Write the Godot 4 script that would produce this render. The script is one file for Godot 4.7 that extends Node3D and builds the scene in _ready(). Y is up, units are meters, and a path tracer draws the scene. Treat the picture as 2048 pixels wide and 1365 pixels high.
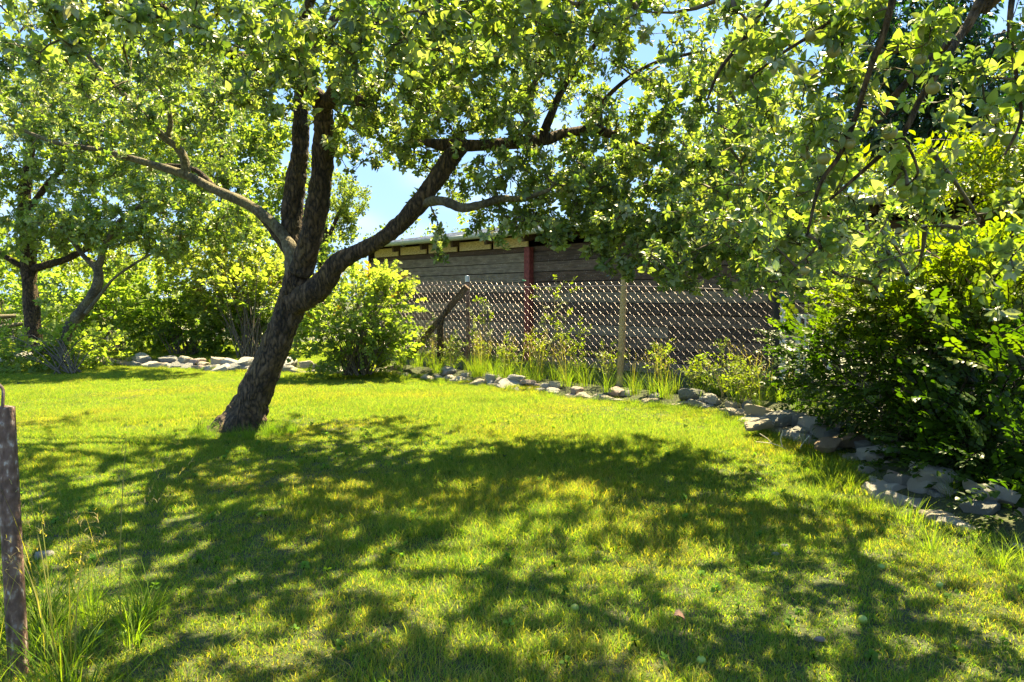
extends Node3D
# A leaning apple tree on a dappled lawn in front of a low plank shed, seen against the sun.

const EYE := Vector3(0, 1.2, 0)
const FOCAL := 1490.0
const TILT := -0.0553

var rng := RandomNumberGenerator.new()
var look: Basis
var used := {}
var noise := FastNoiseLite.new()
var stone_path: PackedVector2Array
var bed_path: PackedVector2Array


# ------------------------------------------------------------------ mesh helper
class MB:
	var v := PackedVector3Array()
	var n := PackedVector3Array()
	var c := PackedColorArray()
	var u := PackedVector2Array()
	var ix := PackedInt32Array()

	func vert(p: Vector3, nn: Vector3, col: Color, uv := Vector2.ZERO) -> int:
		v.append(p)
		n.append(nn)
		c.append(col)
		u.append(uv)
		return v.size() - 1

	func tri(a: int, b: int, d: int) -> void:
		var g := (v[b] - v[a]).cross(v[d] - v[a])
		if g.dot(n[a] + n[b] + n[d]) > 0.0:
			ix.append(a); ix.append(d); ix.append(b)
		else:
			ix.append(a); ix.append(b); ix.append(d)

	func quad(a: int, b: int, d: int, e: int) -> void:
		tri(a, b, d)
		tri(a, d, e)

	# a box with slightly worn edges: size along x, y, z of the transform
	func box(t: Transform3D, s: Vector3, col := Color.WHITE, uo := Vector2.ZERO) -> void:
		var h := s * 0.5
		for ax in 3:
			var b := (ax + 1) % 3
			var d := (ax + 2) % 3
			for sg in [-1.0, 1.0]:
				var nn := Vector3.ZERO
				nn[ax] = sg
				var q := []
				for k in [[-1, -1], [1, -1], [1, 1], [-1, 1]]:
					var p := Vector3.ZERO
					p[ax] = sg * h[ax]
					p[b] = k[0] * h[b]
					p[d] = k[1] * h[d]
					var uv := Vector2(p.x, p.y) if ax == 2 else (Vector2(p.z, p.y) if ax == 0 else Vector2(p.x, p.z))
					q.append(vert(t * p, t.basis * nn, col, uv + uo))
				quad(q[0], q[1], q[2], q[3])

	# tube along points; wob roughens the radius
	func tube(pts: Array, rad: Array, sides: int, col: Color, wob: FastNoiseLite = null, amp := 0.0, cap := true) -> void:
		var m := pts.size()
		var t0: Vector3 = (pts[1] - pts[0]).normalized()
		var side := t0.cross(Vector3.UP if absf(t0.y) < 0.9 else Vector3.RIGHT).normalized()
		var first := v.size()
		for k in m:
			var p: Vector3 = pts[k]
			var a: Vector3 = pts[maxi(k - 1, 0)]
			var b: Vector3 = pts[mini(k + 1, m - 1)]
			var t := (b - a).normalized()
			side = (side - t * side.dot(t)).normalized()
			var up := t.cross(side)
			for j in sides:
				var an := TAU * j / sides
				var d := side * cos(an) + up * sin(an)
				var r: float = rad[k]
				if wob:
					var q: Vector3 = p + d * r
					r *= 1.0 + amp * (0.55 * wob.get_noise_3d(q.x * 55.0, q.y * 38.0, q.z * 55.0) + 0.5 * wob.get_noise_3d(q.x * 260.0, q.y * 90.0 + 40.0, q.z * 260.0))
				vert(p + d * r, d, col, Vector2(float(j) / sides, k))
		for k in m - 1:
			for j in sides:
				var a := first + k * sides + j
				var b := first + k * sides + (j + 1) % sides
				quad(a, b, b + sides, a + sides)
		if cap and sides > 3:
			for e in [0, m - 1]:
				var o: Vector3 = pts[e]
				var out: Vector3 = (pts[0] - pts[1]).normalized() if e == 0 else (pts[m - 1] - pts[m - 2]).normalized()
				var mid := vert(o + out * float(rad[e]) * 0.25, out, col)
				for j in sides:
					var a: int = first + e * sides + j
					var b: int = first + e * sides + (j + 1) % sides
					tri(mid, a, b)

	func smooth() -> void:
		var acc := PackedVector3Array()
		acc.resize(v.size())
		for k in range(0, ix.size(), 3):
			var a := ix[k]
			var b := ix[k + 1]
			var d := ix[k + 2]
			var g := (v[d] - v[a]).cross(v[b] - v[a])
			acc[a] += g
			acc[b] += g
			acc[d] += g
		for k in v.size():
			if acc[k].length_squared() > 1e-16:
				n[k] = acc[k].normalized()

	# a leaf of unit length: base at the origin, tip along +z, upper side +y
	func leaf(prof: Array, wid: float, fold: float, curl: float, twist := 0.0) -> void:
		var m := prof.size()
		var prev := []
		for k in m:
			var t := float(k) / (m - 1)
			var w: float = prof[k] * wid * 0.5
			var drop := -curl * t * t
			var z := t * (1.0 - absf(curl) * 0.25 * t)
			var up := Vector3(0, 1, 2.0 * curl * t).normalized()
			var mid := Vector3(0, drop, z)
			var tw := twist * t
			var cur := []
			if w < 0.001:
				cur = [vert(mid, up, Color.WHITE)]
			else:
				for s in [-1.0, 0.0, 1.0]:
					var p := mid + Vector3(s * w * cos(tw), absf(s) * w * fold + s * w * sin(tw), 0)
					var nn := (up + Vector3(-s * fold, 0, 0)).normalized()
					cur.append(vert(p, nn, Color.WHITE))
			if prev.size() == 1 and cur.size() == 3:
				tri(prev[0], cur[0], cur[1])
				tri(prev[0], cur[1], cur[2])
			elif prev.size() == 3 and cur.size() == 3:
				quad(prev[0], prev[1], cur[1], cur[0])
				quad(prev[1], prev[2], cur[2], cur[1])
			elif prev.size() == 3 and cur.size() == 1:
				tri(prev[0], prev[1], cur[0])
				tri(prev[1], prev[2], cur[0])
			prev = cur

	func add(o: MB, t: Transform3D, col: Color) -> void:
		var first := v.size()
		for k in o.v.size():
			v.append(t * o.v[k])
			n.append((t.basis * o.n[k]).normalized())
			c.append(o.c[k] * col)
			u.append(o.u[k])
		for k in o.ix:
			ix.append(first + k)

	func mesh() -> ArrayMesh:
		var a := []
		a.resize(Mesh.ARRAY_MAX)
		a[Mesh.ARRAY_VERTEX] = v
		a[Mesh.ARRAY_NORMAL] = n
		a[Mesh.ARRAY_COLOR] = c
		a[Mesh.ARRAY_TEX_UV] = u
		a[Mesh.ARRAY_INDEX] = ix
		var me := ArrayMesh.new()
		me.add_surface_from_arrays(Mesh.PRIMITIVE_TRIANGLES, a)
		return me


# ------------------------------------------------------------------ naming helpers
func numbered(called: String, parent: Node) -> String:
	var key := str(parent.get_instance_id()) + called
	var k: int = used.get(key, 0)
	used[key] = k + 1
	return called if k == 0 else "%s_%03d" % [called, k]


func thing(called: String, label: String, category: String, at := Vector3.ZERO, group := "") -> Node3D:
	var o := Node3D.new()
	o.name = numbered(called, self)
	add_child(o, true)
	o.position = at
	tag(o, label, category, group)
	return o


func tag(o: Node3D, label: String, category: String, group := "") -> void:
	o.set_meta("label", label)
	if category:
		o.set_meta("category", category)
	if group:
		o.set_meta("group", group)


func part(called: String, me: Mesh, mat: Material, parent: Node3D = self, t := Transform3D()) -> MeshInstance3D:
	var o := MeshInstance3D.new()
	o.name = numbered(called, parent)
	o.mesh = me
	o.material_override = mat
	o.transform = t
	parent.add_child(o, true)
	return o


func scatter(called: String, me: Mesh, mat: Material, ts: Array, cs: Array, parent: Node3D = self) -> MultiMeshInstance3D:
	var mm := MultiMesh.new()
	mm.transform_format = MultiMesh.TRANSFORM_3D
	mm.use_colors = true
	mm.mesh = me
	mm.instance_count = ts.size()
	for k in ts.size():
		mm.set_instance_transform(k, ts[k])
		mm.set_instance_color(k, cs[k])
	var o := MultiMeshInstance3D.new()
	o.name = numbered(called, parent)
	o.multimesh = mm
	o.material_override = mat
	o.set_meta("kind", "stuff")
	parent.add_child(o, true)
	return o


# ------------------------------------------------------------------ places: measured from the photograph, y down, 2048 wide
func at(px: float, py: float, z: float) -> Vector3:
	var d := look * Vector3((px - 1024.0) / FOCAL, (682.5 - py) / FOCAL, -1.0)
	return EYE + d * (z / -d.z)


func ground_at(px: float, py: float, h := 0.0) -> Vector3:
	var d := look * Vector3((px - 1024.0) / FOCAL, (682.5 - py) / FOCAL, -1.0)
	return EYE + d * ((h - EYE.y) / d.y)


func seen(p: Vector3) -> Vector3:
	var q := look.inverse() * (p - EYE)
	if q.z > -0.05:
		return Vector3(-9999, -9999, -q.z)
	return Vector3(1024.0 + FOCAL * q.x / -q.z, 682.5 - FOCAL * q.y / -q.z, -q.z)


func in_view(p: Vector3, margin := 0.0) -> bool:
	var s := seen(p)
	return s.z > 0.1 and s.x > -margin and s.x < 2048 + margin and s.y > -margin and s.y < 1365 + margin


func rv(a: float, b: float) -> float:
	return rng.randf_range(a, b)


func ball() -> Vector3:
	while true:
		var p := Vector3(rv(-1, 1), rv(-1, 1), rv(-1, 1))
		if p.length_squared() <= 1.0:
			return p
	return Vector3.ZERO


func axes(dir: Vector3, up: Vector3) -> Basis:
	var z := dir.normalized()
	var x := up.cross(z)
	if x.length_squared() < 1e-5:
		x = Vector3.RIGHT.cross(z)
	x = x.normalized()
	return Basis(x, z.cross(x), z)


# signed distance to the stone edging: positive behind it (towards shed and orchard)
func behind(x: float, z: float) -> float:
	var p := Vector2(x, z)
	var best := 1e9
	var sg := 1.0
	for k in stone_path.size() - 1:
		var a := stone_path[k]
		var b := stone_path[k + 1]
		var q := Geometry2D.get_closest_point_to_segment(p, a, b)
		var d := p.distance_to(q)
		if d < best - 1e-6:
			best = d
			sg = signf((b - a).cross(p - a))
	return best * sg


func height(x: float, z: float) -> float:
	var h := 0.025 * noise.get_noise_2d(x * 14.0, z * 14.0)
	return h + 0.11 * smoothstep(-0.12, 0.28, behind(x, z))


func curve(pts: Array, per: int) -> Array:
	# Catmull-Rom through points
	var out := []
	var m := pts.size()
	for k in m - 1:
		var a = pts[maxi(k - 1, 0)]
		var b = pts[k]
		var d = pts[k + 1]
		var e = pts[mini(k + 2, m - 1)]
		for j in per:
			var t := float(j) / per
			if b is float or b is int:
				out.append(lerpf(b, d, t))
			else:
				out.append(b.cubic_interpolate(d, a, e, t))
	out.append(pts[m - 1])
	return out


# ------------------------------------------------------------------ materials
func noise_tex(freq: float, oct: int, ramp: Array, sd := 1, typ := FastNoiseLite.TYPE_SIMPLEX_SMOOTH, size := 512, warp := 0.0, fractal := FastNoiseLite.FRACTAL_FBM) -> NoiseTexture2D:
	var nz := FastNoiseLite.new()
	nz.seed = sd
	nz.noise_type = typ
	nz.frequency = freq
	nz.fractal_type = fractal
	nz.fractal_octaves = oct
	if warp > 0.0:
		nz.domain_warp_enabled = true
		nz.domain_warp_amplitude = warp
		nz.domain_warp_frequency = freq
	var t := NoiseTexture2D.new()
	t.width = size
	t.height = size
	t.seamless = true
	t.noise = nz
	if ramp.size():
		var g := Gradient.new()
		var offs := PackedFloat32Array()
		var cols := PackedColorArray()
		for r in ramp:
			offs.append(r[0])
			cols.append(r[1].linear_to_srgb())
		g.offsets = offs
		g.colors = cols
		t.color_ramp = g
	return t


func mat(col := Color.WHITE, rough := 0.9, vc := false) -> StandardMaterial3D:
	var m := StandardMaterial3D.new()
	m.albedo_color = col.linear_to_srgb()
	m.albedo_color.a = 1.0
	m.roughness = rough
	m.vertex_color_use_as_albedo = vc
	return m


func tri_mat(tex: Texture2D, bump: Texture2D, deep: float, scale: Vector3, rough := 0.9, vc := false) -> StandardMaterial3D:
	var m := mat(Color.WHITE, rough, vc)
	m.albedo_texture = tex
	m.uv1_triplanar = true
	m.uv1_scale = scale
	if bump:
		m.heightmap_enabled = true
		m.heightmap_texture = bump
		m.heightmap_scale = deep
	return m


func leaf_mat(back: Color, rough: float, spec := 0.5, col := Color.WHITE) -> StandardMaterial3D:
	var m := mat(col, rough, true)
	m.metallic_specular = spec
	m.backlight_enabled = true
	m.backlight = back
	m.cull_mode = BaseMaterial3D.CULL_DISABLED
	return m


# plank texture: grain along u
func plank_tex(sd: int, dark: Color, light: Color) -> Array:
	var w := 512
	var h := 128
	var im := Image.create(w, h, false, Image.FORMAT_RGB8)
	var bm := Image.create(w, h, false, Image.FORMAT_RGB8)
	var a := FastNoiseLite.new()
	a.seed = sd
	a.frequency = 0.02
	a.fractal_octaves = 4
	for y in h:
		for x in w:
			var g := a.get_noise_2d(x * 0.16, y * 3.4) * 0.5 + 0.5
			var f := a.get_noise_2d(x * 0.5 + 900, y * 16.0) * 0.5 + 0.5
			var big := a.get_noise_2d(x * 0.7 + 300, y * 1.2 + 77) * 0.5 + 0.5
			var t := clampf(g * 0.5 + f * 0.35 + big * 0.5 - 0.2, 0, 1)
			var col := dark.lerp(light, t)
			var spot := a.get_noise_2d(x * 6.0, y * 5.0 + 555)
			if spot > 0.42 and big > 0.5:
				col = col.lerp(Color(0.42, 0.4, 0.36), 0.5)
			if f < 0.3:
				col = col * 0.6
			col.a = 1
			im.set_pixel(x, y, col.linear_to_srgb())
			bm.set_pixel(x, y, Color(t, t, t) * (0.4 if f < 0.3 else 1.0))
	return [ImageTexture.create_from_image(im), ImageTexture.create_from_image(bm)]


# ------------------------------------------------------------------ foliage
# a kind of foliage: leaf shapes, sprigs made of them
func make_leaves(prof: Array, wid: float) -> Array:
	var out := []
	for k in 5:
		var m := MB.new()
		m.leaf(prof, wid * rv(0.85, 1.15), rv(0.12, 0.5), rv(0.02, 0.42), rv(-0.5, 0.5))
		out.append(m)
	return out


# sprig: {mesh, leaves:[ [variant, Transform3D, Color] ]}; style: rosette, shoot, clump
func make_sprig(style: String, leaves: Array, size: float, count: int, stalk: Color) -> Dictionary:
	var list := []
	var m := MB.new()
	var ln := 0.0
	match style:
		"rosette":
			ln = size * rv(0.5, 1.1)
		"shoot":
			ln = size * count * 0.36
		"pinnate":
			ln = size * count * 0.3
		"clump":
			ln = size * 2.2
		"hang":
			ln = size * count * 0.3
	var bend := Vector3(rv(-0.25, 0.25), -0.25 if style != "rosette" else rv(-0.2, 0.2), 0) * ln
	var tone := Color(rv(0.9, 1.1), 1, rv(0.8, 1.2))
	for k in count:
		var t := (k + 0.5) / count
		var f := t
		if style == "rosette":
			f = 0.55 + 0.45 * t
		var base := bend * f * f + Vector3(0, 0, ln * f)
		var dir: Vector3
		var up := Vector3.UP
		var sz := size * rv(0.5, 1.3)
		match style:
			"rosette":
				var an := k * 2.4 + rv(-0.4, 0.4)
				var open := lerpf(1.5, 0.5, t) + rv(-0.3, 0.3)
				dir = Vector3(cos(an) * sin(open), sin(an) * sin(open), cos(open))
				up = Vector3(-cos(an), -sin(an), 0.6) * 0.6 + Vector3(0, 0.5, 0)
				sz *= lerpf(1.0, 0.7, t)
			"shoot":
				var an := k * 2.4
				dir = Vector3(cos(an), sin(an) * 0.5 - 0.15, 0.8)
				up = Vector3(rv(-0.3, 0.3), 1, rv(-0.3, 0.3))
			"pinnate":
				var s := 1.0 if k % 2 == 0 else -1.0
				f = (floorf(k * 0.5) + 0.7) / (count * 0.5)
				base = bend * f * f + Vector3(0, 0, ln * f)
				dir = Vector3(s, rv(-0.25, 0.15), 0.35 + rv(-0.15, 0.15))
				if k == count - 1:
					dir = Vector3(0, -0.2, 1)
				up = Vector3(rv(-0.25, 0.25), 1, rv(-0.2, 0.2))
			"clump":
				var b := ball()
				base = Vector3(b.x, b.y * 0.75, b.z + 0.8) * ln * 0.55
				dir = (b + Vector3(rv(-0.5, 0.5), -0.2, rv(-0.5, 0.5))).normalized()
				up = Vector3(rv(-0.6, 0.6), 1, rv(-0.6, 0.6))
			"hang":
				var an := k * 2.4
				dir = Vector3(cos(an) * 0.6, -0.75, sin(an) * 0.6 + 0.2)
				up = Vector3(cos(an), 0.5, sin(an) + 0.3)
		var tr := Transform3D(axes(dir, up) * sz, base + dir.normalized() * size * 0.12)
		var br := rv(0.72, 1.25)
		var col := Color(br * tone.r * rv(0.9, 1.15), br, br * tone.b)
		var vr := rng.randi() % leaves.size()
		list.append([vr, tr, col])
		m.add(leaves[vr], tr, col)
	if style != "clump":
		var pts := []
		var rad := []
		for k in 4:
			var f := k / 3.0
			pts.append(bend * f * f + Vector3(0, 0, ln * f))
			rad.append(lerpf(0.0035, 0.0015, f))
		m.tube(pts, rad, 3, stalk, null, 0.0, false)
	return {"mesh": m.mesh(), "leaves": list}


# leafy twigs grown from a skeleton out to points in leaf masses.
# skel: Array of Vector3 nodes; masses: [[centre, radii, count], ...]
# returns {ts, tip points}; builds the part «twigs»
func grow(owner: Node3D, skel: Array, masses: Array, bark: Material, per: int, sag: float, thick: float) -> Array:
	var goal := []
	for m in masses:
		for k in int(m[2]):
			var b := ball()
			var r: Vector3 = m[1]
			var g: Vector3 = m[0] + Vector3(b.x * r.x, b.y * r.y, b.z * r.z)
			# open gaps between the clumps
			if m.size() > 3 and noise.get_noise_3d(g.x * 17.0, g.y * 8.0 + 30.0, g.z * 17.0) < m[3]:
				continue
			goal.append(g)
	var np := PackedVector3Array(skel)
	var nid := PackedInt32Array()
	nid.resize(np.size())
	nid.fill(-1)
	var keyed := []
	for g in goal:
		var best := 1e9
		for p in np:
			var d: float = p.distance_squared_to(g)
			if d < best:
				best = d
		keyed.append([best, g])
	keyed.sort_custom(func(a, b): return a[0] < b[0])
	var twigs := []
	for kg in keyed:
		var g: Vector3 = kg[1]
		var best := 1e9
		var bi := 0
		for k in np.size():
			var d := np[k].distance_squared_to(g)
			if d < best:
				best = d
				bi = k
		var q := np[bi]
		var ln := sqrt(best)
		var pts := [q]
		var off := Vector3(rv(-0.14, 0.14), rv(-0.02, 0.2) - sag * 0.3, rv(-0.14, 0.14)) * ln
		var steps := 3 if ln < 0.35 else 5
		for k in range(1, steps + 1):
			var f := float(k) / steps
			pts.append(q.lerp(g, f) + off * sin(f * PI) * 1.3 + Vector3(rv(-1, 1), rv(-1, 1), rv(-1, 1)) * ln * 0.025)
		var id := twigs.size()
		twigs.append({"pts": pts, "from": nid[bi], "n": 1, "len": ln})
		for k in range(1, pts.size()):
			np.append(pts[k])
			nid.append(id)
	for k in range(twigs.size() - 1, -1, -1):
		var f: int = twigs[k].from
		if f >= 0:
			twigs[f].n += twigs[k].n
	var mb := MB.new()
	var out := []
	for w in twigs:
		var r0: float = minf(thick * pow(w.n, 0.45), 0.013 if thick < 0.0035 else 0.05)
		var rad := []
		var m: int = w.pts.size()
		for k in m:
			rad.append(maxf(lerpf(r0, minf(r0, thick) * 0.7, float(k) / (m - 1)), 0.0012))
		var sh := rv(0.75, 1.2)
		mb.tube(w.pts, rad, 5 if r0 > 0.006 else 3, Color(sh, sh, sh), null, 0, false)
		for k in per:
			var f := 1.0 - 0.75 * float(k) / maxf(per, 1)
			var x := f * (m - 1)
			var a := mini(int(x), m - 2)
			var p: Vector3 = w.pts[a].lerp(w.pts[a + 1], x - a)
			var dir: Vector3 = (w.pts[a + 1] - w.pts[a]).normalized()
			if k > 0:
				dir = (dir * 0.5 + ball() + Vector3(0, 0.25, 0)).normalized()
			else:
				dir = (dir + Vector3(0, -sag, 0)).normalized()
			out.append([p, dir])
	if mb.v.size():
		var o := part("twigs", mb.mesh(), bark, owner)
		o.set_meta("kind", "stuff")
	return out


# places sprigs; the largest leaves seen become parts of their own
func foliate(owner: Node3D, spots: Array, kind: Dictionary, tint: Callable, lo: float, hi: float, singles := 0, upward := 0.4) -> void:
	var sets := []
	var cols := []
	for k in kind.sprigs.size():
		sets.append([])
		cols.append([])
	var placed := []
	for s in spots:
		var up := (Vector3.UP * upward + ball() * 0.6).normalized()
		var tr := Transform3D(axes(s[1], up) * rv(lo, hi), s[0])
		placed.append([s[0].distance_to(EYE) if in_view(s[0]) else 999.0, tr, rng.randi() % kind.sprigs.size(), tint.call(s[0])])
	if singles > 0:
		placed.sort_custom(func(a, b): return a[0] < b[0])
	var left := singles
	for p in placed:
		if left > 0 and p[0] < 900.0:
			for l in kind.sprigs[p[2]].leaves:
				if left <= 0:
					break
				left -= 1
				var col: Color = p[3] * l[2]
				var best: StandardMaterial3D = null
				var bd := 1e9
				for tm in kind.tints:
					var e: float = absf(tm[0].r - col.r) + absf(tm[0].g - col.g)
					if e < bd:
						bd = e
						best = tm[1]
				part("leaf", kind.leaf_meshes[l[0]], best, owner, p[1] * l[1])
			continue
		sets[p[2]].append(p[1])
		cols[p[2]].append(p[3])
	for k in sets.size():
		if sets[k].size():
			scatter("foliage", kind.sprigs[k].mesh, kind.mat, sets[k], cols[k], owner)


func make_kind(prof: Array, wid: float, style: String, size: float, count: int, variants: int, m: StandardMaterial3D, stalk: Color, tints := []) -> Dictionary:
	var lv := make_leaves(prof, wid)
	var k := {"leaves": lv, "sprigs": [], "mat": m, "tints": [], "leaf_meshes": []}
	for j in variants:
		k.sprigs.append(make_sprig(style, lv, size, count + rng.randi() % 3, stalk))
	for l in lv:
		k.leaf_meshes.append(l.mesh())
	for c in tints:
		var t: StandardMaterial3D = m.duplicate()
		t.albedo_color = c.linear_to_srgb()
		k.tints.append([c, t])
	return k


# spots spread over blobs, leaves pointing out and up
func blob_spots(masses: Array, shell := 0.55, up := 0.3) -> Array:
	var out := []
	for m in masses:
		for k in int(m[2]):
			var b := ball()
			if rng.randf() < shell and b.length() > 0.01:
				b = b.normalized() * rv(0.75, 1.05)
			var r: Vector3 = m[1]
			var p: Vector3 = m[0] + Vector3(b.x * r.x, b.y * r.y, b.z * r.z)
			if p.y < 0.03:
				p.y = rv(0.03, 0.3)
			out.append([p, (b + Vector3(rv(-0.5, 0.5), up + rv(-0.3, 0.3), rv(-0.5, 0.5))).normalized()])
	return out


# a shrub: stems from the base out to some of its leaf spots, foliage over them
func shrub(called: String, label: String, base: Vector3, masses: Array, kind: Dictionary, tint: Callable, bark: Material, nstems := 26, lo := 0.8, hi := 1.25, singles := 0, shell := 0.55) -> Node3D:
	var o := thing(called, label, "shrub", base)
	var spots := blob_spots(masses, shell)
	var mb := MB.new()
	for k in nstems:
		var s: Array = spots[rng.randi() % spots.size()]
		var a := base + Vector3(rv(-0.22, 0.22), -0.03, rv(-0.22, 0.22))
		var b: Vector3 = s[0]
		var mid := a.lerp(b, 0.5) + Vector3(0, rv(0.0, 0.3) * a.distance_to(b), 0)
		mb.tube(curve([a, mid, b], 4), curve([0.011, 0.007, 0.003], 4), 5, Color.WHITE.darkened(rv(0, 0.3)), null, 0, false)
	for k in mb.v.size():
		mb.v[k] -= base
	var st := part("stems", mb.mesh(), bark, o)
	st.set_meta("kind", "stuff")
	foliate_at(o, base, spots, kind, tint, lo, hi, singles, 0.8)
	return o


func foliate_at(o: Node3D, base: Vector3, spots: Array, kind: Dictionary, tint: Callable, lo: float, hi: float, singles := 0, upward := 0.4) -> void:
	foliate(o, spots, kind, tint, lo, hi, singles, upward)
	for ch in o.get_children():
		if ch is MultiMeshInstance3D or ch.name.begins_with("leaf") or ch.name == "twigs":
			ch.position -= base


# ------------------------------------------------------------------ the scene
func _ready() -> void:
	rng.seed = 20240611
	noise.seed = 4
	noise.frequency = 0.05
	noise.fractal_octaves = 3
	look = Basis(Vector3.RIGHT, TILT)
	camera_and_light()
	stone_path = PackedVector2Array([Vector2(3.2, -1.2), Vector2(2.75, -2.6)])
	for p in [[2048, 1118], [1850, 1045], [1745, 990], [1700, 925], [1565, 868], [1480, 835], [1380, 815], [1200, 800], [1040, 783], [900, 763], [780, 751], [600, 748], [450, 745], [330, 737], [190, 731]]:
		var g := ground_at(p[0], p[1])
		stone_path.append(Vector2(g.x, g.z))
	stone_path.append(Vector2(-11.0, -14.2))
	stone_path.append(Vector2(-16.0, -14.6))
	materials()
	ground()
	shed()
	fence()
	stones()
	main_tree()
	near_tree()
	back_trees()
	shrubs()
	weeds()
	lawn()
	small_things()


func camera_and_light() -> void:
	var cam := Camera3D.new()
	cam.name = "camera"
	cam.fov = rad_to_deg(2.0 * atan(682.5 / FOCAL))
	cam.position = EYE
	cam.basis = look
	cam.near = 0.05
	cam.far = 900.0
	add_child(cam)
	cam.current = true
	var e := Environment.new()
	e.background_mode = Environment.BG_SKY
	var s := ProceduralSkyMaterial.new()
	s.sky_top_color = Color(0.074, 0.14, 0.262).linear_to_srgb()
	s.sky_horizon_color = Color(0.135, 0.2, 0.275).linear_to_srgb()
	s.sky_curve = 0.16
	s.sky_energy_multiplier = 1.0
	s.ground_bottom_color = Color(0.16, 0.2, 0.1)
	s.ground_horizon_color = Color(0.4, 0.5, 0.4)
	s.sun_angle_max = 18.0
	s.sun_curve = 0.12
	# thin high cloud
	var w := 512
	var h := 256
	var im := Image.create(w, h, false, Image.FORMAT_RGBA8)
	var cn := FastNoiseLite.new()
	cn.seed = 12
	cn.frequency = 1.6
	cn.fractal_octaves = 5
	for y in h / 2:
		for x in w:
			var el := (0.5 - (y + 0.5) / h) * PI
			var az := (x + 0.5) / w * TAU
			var d := Vector3(cos(el) * cos(az), sin(el), cos(el) * sin(az))
			var q := d / maxf(d.y + 0.12, 0.05)
			var a := cn.get_noise_3d(q.x * 0.5, q.y * 0.2, q.z * 1.3)
			a = smoothstep(0.0, 0.55, a) * 0.07
			im.set_pixel(x, y, Color(1, 1, 1, a))
	s.sky_cover = ImageTexture.create_from_image(im)
	e.sky = Sky.new()
	e.sky.sky_material = s
	e.tonemap_mode = Environment.TONE_MAPPER_LINEAR
	e.tonemap_exposure = 5.7
	e.sdfgi_enabled = true
	e.ssao_enabled = true
	e.ssil_enabled = true
	var we := WorldEnvironment.new()
	we.name = "environment"
	we.environment = e
	add_child(we)
	var sun := DirectionalLight3D.new()
	sun.name = "sun"
	sun.light_color = Color(1.0, 0.93, 0.74)
	sun.light_energy = 1.55
	sun.light_angular_distance = 0.5
	sun.shadow_enabled = true
	var el := deg_to_rad(60.0)
	var az := deg_to_rad(30.0)
	var to := Vector3(sin(az) * cos(el), sin(el), -cos(az) * cos(el))
	sun.basis = Basis.looking_at(-to)
	add_child(sun)


var bark: StandardMaterial3D
var bark_pale: StandardMaterial3D
var twig_mat: StandardMaterial3D
var soil: StandardMaterial3D
var stone_mats := []
var plank_mats := []
var rust: StandardMaterial3D
var wire_mat: StandardMaterial3D
var apple_kind: Dictionary
var bush_kind: Dictionary
var currant_kind: Dictionary
var far_kind: Dictionary
var cherry_kind: Dictionary
var vine_kind: Dictionary
var apple_mats := []
var grass_mat: StandardMaterial3D


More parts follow.
